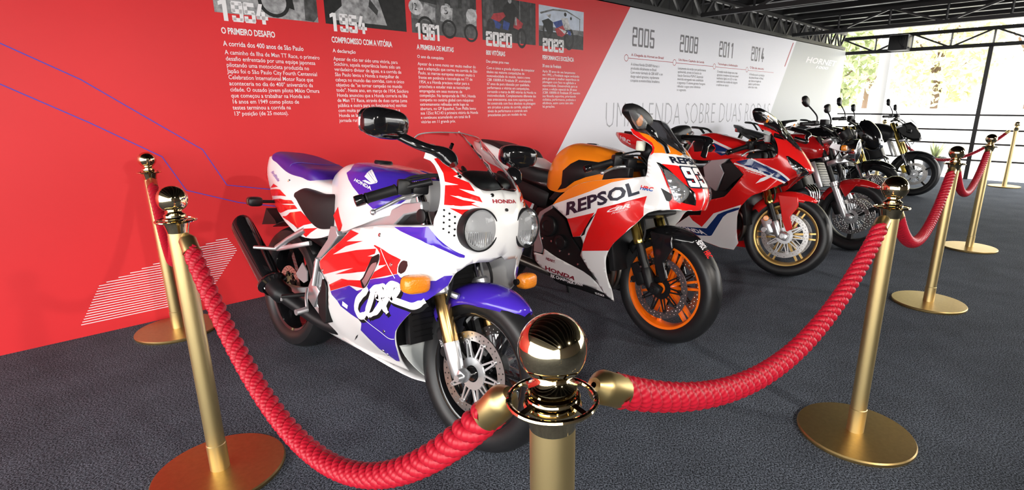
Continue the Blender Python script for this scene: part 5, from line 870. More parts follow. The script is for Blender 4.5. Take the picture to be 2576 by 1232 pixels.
def cockpit(r, D, stem, mirx, res, resm, far):
    mir0 = mirx
    for s in (-1, 1):
        be, gi, ba = [np.array([p[0], s*y, p[1]]) for p, y in zip(D['bar'], (.335, .22, .12))]; d = nrm(be - gi); L = np.linalg.norm(be - gi)
        c = MB().tube([ba, gi, be], .0115, 12).obj('clip_on_bar', M_SATIN, r); MB().lathe([(.0165, 0), (.018, .004), (.0165, .008), (.016, L - .03), (.018, L - .026), (.0165, L - .02)], gi, d, 20).obj('grip', M_RUB, c)
        MB().lathe([(.013, L - .022), (.018, L - .018), (.0185, L + .008), (.016, L + .016), (0, L + .018)], gi, d, 20).obj('bar_end', M_BLK, c); MB().box(gi - d*.03, (.05, .05, .06), rot('Z', s*30), bev=.01).obj('switch_box', M_SATIN, c)
        lv = [np.array([p[0], s*y, p[1]]) for p, y in zip(D['lever'], (.15, .20, .27, .32))]; l = MB().tube(catmull(lv, 6), [.009]*9 + [.0065]*10, 10).ball(lv[-1], .010, 12, 8).obj('brake_lever' if s < 0 else 'clutch_lever', M_ALU, r)
        MB().box(lv[0] + np.array([-.02, 0, .015]), (.07, .055, .045), rot('Z', s*25), bev=.008).obj('lever_perch', M_SATIN, l)
        for k in range(3): MB().tube(catmull([gi - d*.02 + np.array([.012*k, 0, .02]), gi - d*.06 + np.array([.04, 0, .035 - .015*k]), ba + np.array([.05, -s*.02, .02 - .02*k]), (1.25, s*.06, .86)], 6), .0045, 8).obj('cable', M_RUB, r)
        sh = (0, 0) if s < 0 else (far[1] + np.mean([p[0] for p in D['mir']]), far[2] - np.mean([p[1] for p in D['mir']])); mirx = mir0 if s < 0 else far[0]
        P = [(-s*p[0] + sh[0], p[1] + sh[1]) for p in D['mir']]; cy = np.mean([p[0] for p in P]); cz = np.mean([p[1] for p in P])
        sec = [[(mirx + dx, cy + (p[0] - cy)*k, cz + (p[1] - cz)*k) for p in catmull([np.array(q) for q in P], 3, True)] for dx, k in ((-.035, .93), (-.03, .98), (0, 1.0), (.018, .86), (.026, .6))]
        m = MB().loft(sec, 2).obj('mirror', M_SATIN if r.name.endswith('1') else M_BLK, r, smooth=50)
        MB().loft([[(mirx - .037, cy + (p[0] - cy)*.86, cz + (p[1] - cz)*.86) for p in P], [(mirx - .034, cy + (p[0] - cy)*.88, cz + (p[1] - cz)*.88) for p in P]], 1).obj('mirror_glass', M_MIRR, m)
        PL = [(-s*p[0] + sh[0], p[1] + sh[1]) for p in D['mirlens']]; cl = (np.mean([p[0] for p in PL]), np.mean([p[1] for p in PL]))
        MB().loft([[(mirx + dx, cl[0] + (p[0] - cl[0])*k, cl[1] + (p[1] - cl[1])*k) for p in PL] for dx, k in ((.008, 1.0), (.030, .92), (.034, .6))], 2).obj('turn_signal_lens', M_HLGLASS, m)
        MB().ball((mirx + .022, cl[0], cl[1]), (.012, .02, .026), 14, 8).obj('bulb', M_AMBER, m)
        st = [np.array([p[0], s*y, p[1]]) for p, y in zip(stem, (.30, .25, .21, .185))]; MB().tube(catmull([np.array([mirx - .01, cy - s*.02, cz - .02])] + st, 5), [.016]*8 + [.011]*(5*len(st) + 1 - 8), 12, sx=1.6).obj('mirror_stem', M_BLK, m)
    d = superball((1.21, 0, .985), (.05, .11, .05), rot('Y', 25), .7).obj('dashboard', M_SATIN, r)
    MB().lathe([(0, .03), (.022, .03), (.024, .026), (.024, -.012), (.02, -.018), (0, -.018)], res, (0, 0, 1), 20).obj('brake_reservoir', resm, r)
def rear_end(r, rim, shell=None):
    make_wheel(r, 'rear_wheel', 0, .318, .318, .186, .226, rim, None, 6, 'wide', ((-.08, .11),), M_SATIN)
    sw = MB()
    for s in (-1, 1): sw.loft([[(x, s*(y + o), z + h) for o, h in ((-.016, -.03), (.016, -.03), (.016, .03), (-.016, .03))] for x, y, z in ((-.06, .13, .31), (.2, .125, .335), (.42, .11, .39), (.56, .10, .40))], 4)
    sw.box((.42, 0, .39), (.12, .2, .07), bev=.01); sw.obj('swing_arm', M_GREYF, r); MB().cyl((0, -.15, .318), (0, .15, .318), .012).obj('rear_axle', M_STEEL, r)
    ex = MB().loft([[np.array(c) + np.array([0, math.cos(t)*.05*k, math.sin(t)*.065*k]) for t in np.linspace(0, 2*math.pi, 25)[:-1]] for c, k in (((-.06, -.20, .52), .85), ((.0, -.195, .48), 1.0), ((.16, -.185, .38), 1.0), ((.24, -.175, .34), .6))], 3).obj('silencer', M_SATIN, r); MB().tube([(.22, -.175, .345), (.36, -.12, .27), (.6, -.05, .22)], .03, 14).obj('exhaust_pipe', M_EXH, ex)
    e = MB(); e.box((.76, 0, .45), (.50, .31, .34), bev=.03); e.box((.86, 0, .68), (.36, .26, .2), rot('Y', -15), bev=.02); e.obj('engine', M_ENG, r)
    MB().box((1.08, 0, .52), (.035, .33, .36), rot('Y', -14), bev=.006).obj('radiator', M_SATIN, r)
    for k in range(4): MB().tube(catmull([(1.0, -.105 + .07*k, .46), (1.07, -.105 + .07*k, .40), (1.085, -.09 + .06*k, .31), (1.03, -.06 + .04*k, .22), (.85, -.04 + .027*k, .19)], 6), .019, 14).obj('exhaust_header', M_EXH, r)
    MB().tube([(.45, .16, .35), (.52, .25, .015)], .011, 10).box((.525, .26, .006), (.06, .04, .012), bev=.004).obj('side_stand', M_SATIN, r)
    MB().bar((.44, -.17, .42), (.40, -.28, .40), .026, .014, .004).obj('rider_peg', M_ALU, r); MB().box((.45, -.165, .45), (.05, .02, .16), rot('Y', 20), bev=.006).obj('heel_plate', M_SATIN, r)
    MB().tube([(.34, 0, .44), (.42, 0, .66)], .028, 16).obj('shock_absorber', M_SATIN, r); MB().box((.3, 0, .70), (.5, .16, .12), rot('Y', 12), bev=.03).obj('subframe', M_SATIN, r)
    hg = MB(); hg.loft([[(.318*math.cos(a)*1.07, y, .318 + .318*math.sin(a)*1.07) for y in (-.095, -.06, 0, .06, .095)] for a in [math.radians(t) for t in (45, 65, 85, 105, 125)]], 3, False); hg.obj('rear_hugger', M_SATIN, r, solid=.004)
def two_tone(root, S, quad, s, m_up, m_lo, off=.002):
    V, F = unit_text(s, bold=.04, shear=.2); V, F = refine(V, F, .06); lo = [f for f in F if np.mean([V[i][1] for i in f]) < .5]; up = [f for f in F if f not in set(lo)]; Q = quad_map(quad, V)
    for ff, m in ((lo, m_lo), (up, m_up)): mb = MB(); drape(mb, S, Q, ff, off); mb.obj('emblem_lettering', m, root, smooth=50, fixn=False)
def lamp(root, S, outer, glass):
    h = panel(root, 'headlight', S, outer, M_BLK, .002, (), .02, .003, True); c = np.mean(np.array(glass), 0)
    panel(h, 'lamp_reflector', S, glass, M_LAMPIN, .0045, (), .015, 0, True)
    for k in (-.4, .1, .5):
        q = (c[0] + k*(glass[0][0] - c[0]), c[1] + k*(glass[0][1] - c[1])); p = S(*q); n = surf_normal(S, *q); n = n if n[0] > 0 else -n
        for sg in (1, -1): MB().lathe([(.017, .003), (.018, .009), (.012, .012), (0, .014)], p*np.array([1, sg, 1]), n*np.array([1, sg, 1]), 16).obj('projector_lens', M_CHROME, h)
    panel(h, 'lamp_cover', S, [((p[0] - c[0])*1.06 + c[0], (p[1] - c[1])*1.06 + c[1]) for p in glass], M_HLGLASS, .016, (), .02, 0, True)
    return h
M_LAMPIN = mat('lamp_inner', (.45, .46, .48), .18, .9, bump=1.0, bscale=45)
B2 = thing('motorcycle', 'orange, white and red sport motorcycle with orange wheels, number 93 and REPSOL lettering', 'motorcycle', bike_matrix(-.4095, 3.6569, -42.67, 1.03, 7), 'motorcycles parked in a row along the wall')
def build_bike2(r):
    X = steer(1.372, .30, -5); rear_end(r, M_ORGW)
    g = usd_front(r, 1.372, .30, M_ORGW, M_SATIN, M_SATIN, None, None, M_BLK, X, tilt=.25)
    f = panel(r, 'fairing', S2F, D2['fair'], M_WHT, 0, (), .02)
    decal(f, 'orange_graphic', S2F, D2['orange'], M_ORG); decal(f, 'orange_graphic', S2F, D2['orange2'], M_ORG); 
    for k in ('red1', 'red2', 'rim', 'rednose'): decal(f, 'red_graphic', S2F, D2[k], M_REDP)
    decal(f, 'air_slot', S2F, D2['slot'], M_SATIN, .003); decal(f, 'air_vent', S2F, D2['vent'], M_SATIN, .003)
    surf_text(f, 'side_lettering', S2F, D2['rep'], 'REPSOL', M_LTRB, .003, .03, bold=.035)
    two_tone(f, S2F, D2['hrc'], 'HRC', M_HRED, M_BLUEL, .003)
    surf_text(f, 'model_lettering', S2F, D2['cbr'], 'CBR', M_TXTW, .003, .03, bold=.03, shear=.4); surf_text(f, 'model_lettering', S2F, D2['fb'], 'Fireblade', M_TXTW, .003, .03, shear=.4)
    q = D2['repn']; a = (q[0][0] + q[3][0])/2; z0 = (q[0][1] + q[1][1])/2; z1 = (q[3][1] + q[2][1])/2; surf_text(f, 'nose_lettering', S2F, [(a, z0), (-a, z0), (-a, z1), (a, z1)], 'REPSOL', M_LTRB, .003, .02, bold=.035)
    n = D2['num']; u0, u1 = (n[0][0] + n[3][0])/2, (n[1][0] + n[2][0])/2; zl, zh = (n[0][1] + n[1][1])/2, (n[2][1] + n[3][1])/2; wd = u0 - u1; g_ = max(u1, .008)
    for grow, m, off in ((.006, M_LTRB, .0026), (0, M_TXTW, .0036)):
        for ch, ua, ub in (('9', u0, u0 - wd), ('3', u0 - wd - .008, u0 - 2*wd - .008)):
            mb = MB()
            for P in digit(ch, .34, .2):
                cx, cy = np.mean([p[0] for p in P]), np.mean([p[1] for p in P]); ex, ey = grow/abs(ua - ub), grow/(zh - zl)
                P = [(p[0] + ex*(1 if p[0] > cx else -1), p[1] + ey*(1 if p[1] > cy else -1)) for p in P]
                V, F = refine([(ua + (ub - ua)*p + .10*wd*(.5 - q2), zl + (zh - zl)*q2) for p, q2 in P], [tuple(range(len(P)))], .015); drape(mb, S2F, V, F, off)
            mb.obj('race_number', m, f, smooth=50, fixn=False)
    lamp(r, S2F, D2['hl'], D2['hlglass'])
    bp = panel(r, 'belly_pan', S2F, D2['belly'], M_WHT, -.004, (), .02); panel(r, 'belly_lower', S2F, D2['bellyblk'], M_SATIN, -.004, (), .02)
    surf_text(bp, 'belly_lettering', S2F, D2['honda'], 'HONDA', M_LTRR, -.001, .03, bold=.04)
    for k, s, m in (('heart', 'HEART.', M_LTRR), ('rk', 'RK CHAIN', M_TXTW), ('ngk', 'NGK SPARK', M_TXTW), ('yut', 'YUTAKA', M_TXTW)): surf_text(bp, 'sponsor_lettering', S2F, D2[k], s, m, .001, .03, bold=.03)
    sc = [(0, .987)] + [(u, v + .001) for u, v in D2['scr']] + [(.21, 1.075), (.19, 1.11), (.13, 1.135), (.07, 1.142), (0, 1.145)]; panel(r, 'windscreen', S2F, sc, M_SMOKE, .003, (), .02, .003, True)
    t = loft_mesh(S2T, 26, 6).obj('fuel_tank', M_ORG, r, smooth=60); decal(t, 'tank_cover', S2T, D2['tankblk'], M_SATIN, .004, .02, True, sy=.07)
    MB().lathe([(0, .006), (.03, .006), (.036, .003), (.037, -.006)], (.785, 0, 1.003), (.0, 0, 1), 28).obj('fuel_cap', M_BLK, t)
    loft_mesh(S2B, 30, 6).obj('tail_cowl', M_WHT, r, smooth=60); loft_mesh(S2P, 22, 6).obj('passenger_seat', M_SEATB, r, smooth=60); loft_mesh(S2S, 22, 6).obj('rider_seat', M_SEATB, r, smooth=60)
    plate(r, 'frame_spar', D2['frame'], -.165, -.12, M_SATIN, mirror=True, bevel=.006); plate(r, 'frame_plate', D2['plate'], -.168, -.13, M_GREYF, mirror=True, bevel=.004); plate(r, 'engine_case', D2['eng'], -.172, -.12, M_ENG, bevel=.006)
    c = D2['cov']
    for a, rad in ((c[0], .062), (c[2], .045)): MB().lathe([(rad, -.02), (rad, .016), (rad*.9, .024), (rad*.55, .026), (rad*.5, .022), (0, .022)], (a[0], -.17, a[1]), (0, -1, 0), 30).obj('clutch_cover', M_SATIN, r)
    for k in range(5): MB().lathe([(0, .006), (.006, .006), (.007, 0)], (.62 + .07*k, -.173, .44 - .025*k + .02*(k % 2)), (0, -1, 0), 10).obj('bolt', M_STEEL, r)
    cockpit(r, D2, D2['mirstem'], 1.31, (1.2, -.14, 1.0), mat('milky_plastic', (.72, .74, .62), .4), (1.16, .33, 1.105))
    # small prints on the black front guard
    fx = lambda a, y, h: X @ Vector((1.372 + (.322 + h)*math.cos(a), y, .30 + (.322 + h)*math.sin(a)))
    for s, a0, a1, y0, m in (('REPSOL', 1.02, .86, -.045, M_TXTW), ('HRC', .82, .70, -.05, M_HRED)):
        V, F = unit_text(s, bold=.03); V, F = refine(V, F, .2); mb = MB(); mb.add([fx(a0 + (a1 - a0)*p, y0 + .028*q - .0, -.012 + .016*q) for p, q in V], F); mb.obj('guard_lettering', m, g, smooth=0, fixn=False)
build_bike2(B2)
B3 = thing('motorcycle', 'red sport motorcycle with blue and white stripes, gold fork and gold wheels', 'motorcycle', bike_matrix(.7645, 4.8389, -44.22, 1.03, 6), 'motorcycles parked in a row along the wall')
def build_bike3(r):
    X = steer(1.365, .30, 8); rear_end(r, M_GOLDW)
    usd_front(r, 1.365, .30, M_GOLDW, M_ALU, M_SATIN, None, None, M_REDP, X, tilt=.1, caliper=M_ALU, foot=M_ALU)
    f = panel(r, 'fairing', S3F, D3['fair'], M_REDP, 0, (), .02)
    decal(f, 'white_graphic', S3F, D3['white'], M_WHT); decal(f, 'navy_stripe', S3F, D3['blue'], M_NAVY, .003); decal(f, 'navy_stripe', S3F, D3['blue2'], M_NAVY, .002); decal(f, 'white_flake', S3F, D3['flake'], M_TXTW, .003)
    for k in ('wl1', 'wl2'): ribbon(f, 'white_stripe', S3F, D3[k], .010, M_TXTW, .0034, both=True)
    surf_text(f, 'side_lettering', S3F, D3['honda'], 'HONDA', M_TXTW, .0045, .03, bold=.04); surf_text(f, 'model_lettering', S3F, D3['cbr'], 'CBR', M_TXTW, .0045, .03, bold=.035, shear=.4); surf_text(f, 'model_lettering', S3F, D3['fb'], 'Fireblade', M_TXTW, .0045, .03, shear=.4)
    lamp(r, S3F, D3['hl'], D3['hlglass'])
    sc = [(0, .907)] + [(u, v + .001) for u, v in D3['scr']] + [(.20, 1.06), (.18, 1.09), (.12, 1.11), (.06, 1.118), (0, 1.12)]; panel(r, 'windscreen', S3F, sc, M_SMOKE, .003, (), .02, .003, True)
    t = loft_mesh(S3T, 26, 6).obj('fuel_tank', M_REDP, r, smooth=60)
    for k, m, nm in (('tdark', M_SATIN, 'tank_cover'), ('twhite', M_WHT, 'white_stripe'), ('tblue', M_NAVY, 'navy_stripe')): decal(t, nm, S3T, D3[k], m, .003, .02, True, sy=.07)
    MB().lathe([(0, .006), (.03, .006), (.036, .003), (.037, -.006)], (.785, 0, .995), (.1, 0, 1), 28).obj('fuel_cap', M_BLK, t)
    b = loft_mesh(S2B, 30, 6).obj('tail_cowl', M_REDP, r, smooth=60); surf_text(b, 'tail_lettering', S2B, [(-.14, 3.2), (.0, 3.4), (.0, 2.7), (-.14, 2.4)], 'HRC', M_TXTW, .003, .03, bold=.04)
    loft_mesh(S2P, 22, 6).obj('passenger_seat', M_SEATB, r, smooth=60); loft_mesh(S2S, 22, 6).obj('rider_seat', M_SEATB, r, smooth=60)
    plate(r, 'frame_spar', D3['frame'], -.17, -.13, M_GREYF, mirror=True, bevel=.006); plate(r, 'side_cover', D3['dark'], -.19, -.15, M_SATIN, mirror=True, bevel=.004)
    MB().box((1.0, 0, .80), (.34, .28, .14), rot('Y', -8), bev=.03).obj('airbox', M_SATIN, r)
    cockpit(r, D3, D3['mirstem'] + [(1.25, 1.0)], 1.25, (1.177, -.13, .97), mat('grey_plastic', (.4, .4, .4), .4), (1.16, .29, 1.105))
    rf = np.array([1.235, -.125, .41]); MB(X).lathe([(0, .01), (.018, .008), (.021, .003), (.021, -.004)], rf, (.3, -1, 0), 20).obj('amber_reflector', M_AMBER, r)
build_bike3(B3)
# ---------- three naked bikes farther along the row ----------
def naked(r, body, guard, fork, style, steer_deg=-9, spoke='wide', caliper=M_SATIN):
    ax, az = 1.42, .30; X = steer(ax, az, steer_deg, 25)
    make_wheel(r, 'front_wheel', ax, az, .30, .12, .222, M_SATIN, X, 3 if spoke == 'wide' else 5, spoke, ((-.064, .148), (.064, .148)), M_ALU, .5)
    make_wheel(r, 'rear_wheel', 0, .315, .315, .18, .226, M_SATIN, None, 3, 'wide', ((-.08, .11),))
    dv = nrm((-.42, 0, .907))
    for s in (-1, 1):
        lo = np.array([ax, s*.105, az]); at = lambda h: lo + np.array([-.03, 0, 0]) + dv*h
        if style == 'round':
            k = MB(X).cyl(at(.26), at(.72), .0205, seg=18).obj('fork_tube', M_SATIN, r); MB(X).lathe([(0, -.025), (.018, -.02), (.026, .0), (.0275, .1), (.0265, .27), (.031, .275), (.031, .31), (.022, .315)], at(0), dv, 22).obj('fork_slider', M_SILVER, k); MB(X).lathe([(.022, .50), (.028, .505), (.028, .53), (.022, .535)], at(0), dv, 20).obj('fork_clamp', M_ALU, k)
        else:
            k = MB(X).lathe([(.028, .29), (.029, .295), (.0285, .74), (.026, .745)], at(0), dv, 22).obj('fork_outer', fork, r); MB(X).cyl(at(.05), at(.30), .0205, seg=18).obj('fork_leg', M_CHROME, k); MB(X).lathe([(0, -.02), (.02, -.015), (.026, .01), (.026, .11), (.022, .12)], at(0), dv, 20).obj('fork_foot', M_SATIN, k)
        m = MB(X); m.box(lo, (.065, .045, .05), rot('Y', 20), bev=.012); m.cyl(lo, lo + np.array([0, s*.035, 0]), .014); m.obj('axle_clamp', M_ALU, k)
        cp = lo + np.array([-.115, -s*.03, .06]); c = MB(X).box(cp, (.055, .07, .11), rot('Y', -28), bev=.012).obj('brake_caliper', caliper, r); MB(X).tube(catmull([cp + np.array([0, s*.02, .05]), cp + np.array([0, s*.04, .14]), cp + np.array([.0, s*.02, .30]), (1.2, s*.03, .80)], 6), .0055, 8).obj('brake_hose', M_RUB, c)
    MB(X).cyl((ax, -.13, az), (ax, .13, az), .011).obj('front_axle', M_STEEL, r)
    f = make_fender(r, ax, az, .30, .078, 56 if style == 'round' else 48, 160, guard, X, drop=.06, tipw=.3)
    for s in (-1, 1): MB(X).prism([(ax - .13, az + .26), (ax + .02, az + .28), (ax - .06, az + .16)], s*.07, s*.082).obj('guard_stay', guard, f, bevel=.004)
    m = MB(X); m.box((1.17, 0, .925), (.08, .27, .03), rot('Y', -25), bev=.01); m.box((1.235, 0, .745), (.085, .27, .04), rot('Y', -25), bev=.01); m.tube([(1.235, 0, .745), (1.17, 0, .925)], .025, 14); m.obj('fork_yoke', M_ALU, r)
    # wide one-piece bar
    bar = MB().tube(catmull([(1.0, -.37, 1.035), (1.06, -.24, 1.05), (1.12, -.13, 1.02), (1.14, 0, 1.0), (1.12, .13, 1.02), (1.06, .24, 1.05), (1.0, .37, 1.035)], 6), .011, 12).obj('handlebar', M_SATIN, r)
    for s in (-1, 1):
        a, b = np.array([1.052, s*.255, 1.048]), np.array([.995, s*.378, 1.034]); MB().tube([a, b], .0165, 14).obj('grip', M_RUB, bar); MB().box(a + np.array([.01, -s*.03, 0]), (.05, .05, .05), rot('Z', s*25), bev=.01).obj('switch_box', M_SATIN, bar)
        MB().tube(catmull([a + np.array([.04, -s*.03, -.005]), a + np.array([.055, s*.03, -.02]), b + np.array([.06, 0, -.02])], 5), .0065, 10).obj('brake_lever' if s < 0 else 'clutch_lever', M_ALU, bar)
        mc = np.array([1.0, s*.345, 1.22]) if style == 'round' else np.array([1.02, s*.33, 1.225]); st = np.array([1.075, s*.22, 1.06])
        mr = superball(mc, (.022, .062, .040) if style == 'round' else (.022, .045, .045), rot('Y', -8) @ rot('X', s*12), .7).obj('mirror', M_SATIN, r); superball(mc + np.array([-.016, 0, 0]), (.009, .055, .034) if style == 'round' else (.009, .038, .038), rot('Y', -8) @ rot('X', s*12), .7).obj('mirror_glass', M_MIRR, mr)
        MB().tube(catmull([st, st + np.array([-.005, s*.01, .05]), mc*.5 + st*.5 + np.array([0, -s*.005, .02]), mc + np.array([0, -s*.04, -.02])], 5), .006, 10).obj('mirror_stem', M_SATIN, mr)
        for k in range(2): MB().tube(catmull([a + np.array([.03, -s*.05, .0]), (1.2, s*(.16 - .03*k), 1.0 - .04*k), (1.26, s*.10, .88), (1.2, s*.06, .74)], 6), .0045, 8).obj('cable', M_RUB, bar)
        sg = make_signal(r, (1.30, s*.20, .86), (1, s*.1, 0), M_AMBER if style == 'round' else M_SATIN, (.024, .030, .024)); MB().tube([(1.26, s*.10, .86), (1.30, s*.18, .86)], .008, 10).obj('signal_stalk', M_RUB, sg)
    MB().box((1.12, -.16, 1.065), (.055, .06, .045), rot('Z', -20), bev=.006).obj('brake_reservoir', M_SATIN, r)
    if style == 'round':
        hp = np.array([1.36, 0, .845]); n = nrm((1, 0, -.03))
        h = MB().lathe([(0, -.13), (.04, -.125), (.075, -.09), (.092, -.04), (.096, .0), (.097, .012), (.09, .014)], hp, n, 40).obj('headlight', M_CHROME, r); MB().lathe([(.090, .008), (.07, -.02), (.035, -.045), (0, -.05)], hp, n, 36).obj('reflector', M_REFL, h); MB().lathe([(.092, .010), (.07, .022), (.04, .03), (0, .034)], hp, n, 36).obj('headlight_glass', M_LENS, h); MB().lathe([(.090, .010), (.098, .012), (.1, .006), (.097, -.008)], hp, n, 40).obj('headlight_rim', M_CHROME, h)
        for s in (-1, 1):
            MB().prism([(1.17, .86), (1.19, .90), (1.31, .875), (1.33, .85), (1.31, .83), (1.24, .835)], s*.115, s*.122).obj('headlight_bracket', M_ALU, h, bevel=.003)
            g = MB().lathe([(0, -.05), (.045, -.045), (.052, -.01), (.053, .012), (.048, .016), (.044, .008), (0, .006)], (1.26, s*.055, .985), nrm((-.6, 0, .8)), 28).obj('gauge', M_SATIN, r); MB().lathe([(.044, .010), (.03, .014), (0, .015)], (1.26, s*.055, .985), nrm((-.6, 0, .8)), 24).obj('gauge_glass', M_LENS, g); MB().lathe([(.046, .016), (.052, .018), (.054, .012)], (1.26, s*.055, .985), nrm((-.6, 0, .8)), 28).obj('gauge_rim', M_CHROME, g)
    elif style == 'nose':
        sec = [[(x, w*math.cos(t), z + h*math.sin(t)) for t in np.linspace(0, 2*math.pi, 21)[:-1]] for x, w, z, h in ((1.20, .10, .93, .12), (1.28, .125, .90, .155), (1.36, .11, .855, .14), (1.42, .07, .82, .09), (1.445, .03, .80, .04))]
        h = MB().loft(sec, 4).obj('headlight_cowl', M_BLK, r, smooth=60); sec = [[(x, w*math.cos(t), z + hh*math.sin(t)) for t in np.linspace(0, 2*math.pi, 19)[:-1]] for x, w, z, hh in ((1.36, .085, .83, .095), (1.425, .06, .805, .07), (1.46, .02, .79, .03))]; MB().loft(sec, 4).obj('headlight_glass', M_REFL, h, smooth=60)
        MB().loft([[(x, w*t, z - .04*t*t) for t in np.linspace(-1, 1, 9)] for x, z, w in ((1.34, .95, .10), (1.28, 1.02, .095), (1.23, 1.07, .07))], 4, False).obj('fly_screen', M_SMOKE, h, solid=.003)
    else:
        P = [(1.19, .97), (1.28, 1.0), (1.36, .93), (1.43, .80), (1.42, .745), (1.34, .735), (1.22, .80), (1.16, .88)]
        sec = [[(p + .0*k, y, .86 + (q - .86)*k) for p, q in P] for y, k in ((-.10, .72), (-.075, .95), (0, 1.0), (.075, .95), (.10, .72))]; h = MB().loft(sec, 3).obj('headlight_mask', M_SATIN, r, smooth=30)
        MB().loft([[(1.30 + .0*t, .05*t, 1.0) for t in (-1, 0, 1)], [(1.26, .07*t, 1.045) for t in (-1, 0, 1)], [(1.36, .055*t, .955) for t in (-1, 0, 1)]][::1], 2, False).obj('fly_screen', M_SATIN, h, solid=.004); superball((1.40, 0, .815), (.03, .06, .05), rot('Y', -20), .6).obj('headlight_glass', M_REFL, h); MB().tube(catmull([(1.36, -.06, .74), (1.35, -.07, .70), (1.33, -.05, .71)], 4), .005, 8).obj('cable', M_RUB, h)
    t = loft_mesh(S4T, 24, 5).obj('fuel_tank', body, r, smooth=60); MB().lathe([(0, .008), (.032, .008), (.037, .003), (.037, -.008)], (.78, 0, .965), (0, 0, 1), 24).obj('fuel_cap', M_CHROME, t)
    loft_mesh(S4S, 24, 5).obj('seat', M_SEATB, r, smooth=60); b = loft_mesh(S4B, 24, 5).obj('tail_cowl', body, r, smooth=60)
    MB().tube(catmull([(.06, -.10, .90), (-.02, -.095, .985), (-.12, -.05, 1.0), (-.15, 0, 1.0), (-.12, .05, 1.0), (-.02, .095, .985), (.06, .10, .90)], 5), .011, 10).obj('grab_rail', M_SATIN, r); superball((-.24, 0, .90), (.03, .05, .03), None, .6).obj('tail_light', mat('red_lens', (.45, .01, .01), .1, coat=.5), b)
    # engine with fins, radiator, headers, frame
    e = MB(); e.box((.68, 0, .42), (.46, .34, .24), bev=.03); e.box((.90, 0, .58), (.20, .36, .26), rot('Y', -24), bev=.02); en = e.obj('engine', M_ENG, r)
    for s in (-1, 1): MB().lathe([(.085, -.01), (.085, .014), (.07, .022), (0, .022)], (.62, s*.17, .41), (0, s, 0), 28).obj('engine_cover', M_SATIN, en)
    rd = MB().box((1.115, 0, .625), (.035, .33, .22), rot('Y', -24), bev=.006).obj('radiator', M_SATIN, r)
    for k in range(10): MB().box((1.138 - .0095*k + .045, 0, .535 + .0205*k), (.006, .29, .004), rot('Y', -24)).obj('radiator_fin', M_GREYF, rd, smooth=0)
    MB().box((1.118, -.168, .625), (.042, .02, .235), rot('Y', -24), bev=.006).obj('radiator_shroud', M_ALU, rd)
    for k in range(4): MB().tube(catmull([(.98, -.12 + .08*k, .54), (1.07, -.115 + .077*k, .48), (1.09, -.10 + .066*k, .36), (1.03, -.07 + .046*k, .23), (.8, -.04 + .027*k, .20)], 6), .019, 14).obj('exhaust_header', M_CHROME, en)
    ex = MB().loft([[np.array(c) + np.array([0, math.cos(a)*.05*k, math.sin(a)*.055*k]) for a in np.linspace(0, 2*math.pi, 21)[:-1]] for c, k in (((-.25, -.2, .62), .85), ((-.2, -.2, .59), 1.0), ((.14, -.185, .40), 1.0), ((.24, -.175, .34), .6))], 3).obj('silencer', M_SATIN if style != 'round' else M_ALU, r); MB().tube([(.22, -.175, .345), (.4, -.12, .25), (.8, -.03, .2)], .03, 14).obj('exhaust_pipe', M_EXH, ex)
    fr = MB()
    for s in (-1, 1): fr.tube(catmull([(1.15, s*.04, .86), (1.0, s*.13, .74), (.7, s*.15, .66), (.55, s*.14, .55), (.52, s*.13, .36)], 6), .022, 12)
    fr.tube([(1.2, 0, .74), (1.13, 0, .92)], .035, 16); fr.obj('frame', M_SATIN, r)
    sw = MB()
    for s in (-1, 1): sw.bar((-.05, s*.125, .315), (.55, s*.11, .40), .035, .06, .008)
    sw.box((.45, 0, .385), (.1, .22, .06), bev=.01); sw.obj('swing_arm', M_ALU, r); MB().cyl((0, -.14, .315), (0, .14, .315), .012).obj('rear_axle', M_STEEL, r)
    MB().tube([(.36, 0, .44), (.44, 0, .68)], .028, 14).obj('shock_absorber', M_SATIN, r); MB().box((.28, 0, .70), (.46, .16, .10), rot('Y', 10), bev=.03).obj('subframe', M_SATIN, r); MB().loft([[(-.18, y, .86) for y in (-.07, 0, .07)], [(-.27, y, .62) for y in (-.07, 0, .07)]], 1, False).obj('rear_guard', M_SATIN, r, solid=.006)
    MB().tube([(.45, .16, .35), (.52, .25, .012)], .011, 10).box((.525, .26, .005), (.06, .04, .012), bev=.004).obj('side_stand', M_SATIN, r)
    MB().bar((.46, -.16, .40), (.43, -.27, .39), .026, .014, .004).obj('rider_peg', M_RUB, r)
M_REDH = mat('deep_red_lacquer', (.45, .008, .010), .16, coat=.6)
G4 = 'motorcycles parked in a row along the wall'
B4 = thing('motorcycle', 'naked red motorcycle with round chrome headlight and twin gauges', 'motorcycle', bike_matrix(1.59, 5.556, -41, 1.03, 5), G4)
naked(B4, M_REDH, M_REDH, M_SILVER, 'round')
B5 = thing('motorcycle', 'naked black motorcycle squeezed between the red naked bike and the last black one', 'motorcycle', bike_matrix(2.74, 7.23, -42, 1.03, 6), G4)
naked(B5, M_BLK, M_BLK, M_GOLDF, 'nose')
B6 = thing('motorcycle', 'last black naked motorcycle with gold fork in front of the bright opening', 'motorcycle', bike_matrix(4.08, 8.5, -40, 1.03, 6), G4)
naked(B6, M_SATIN, M_SATIN, M_GOLDF, 'mask', -4, 'single', mat('gold_caliper', (.7, .5, .08), .35, .6))
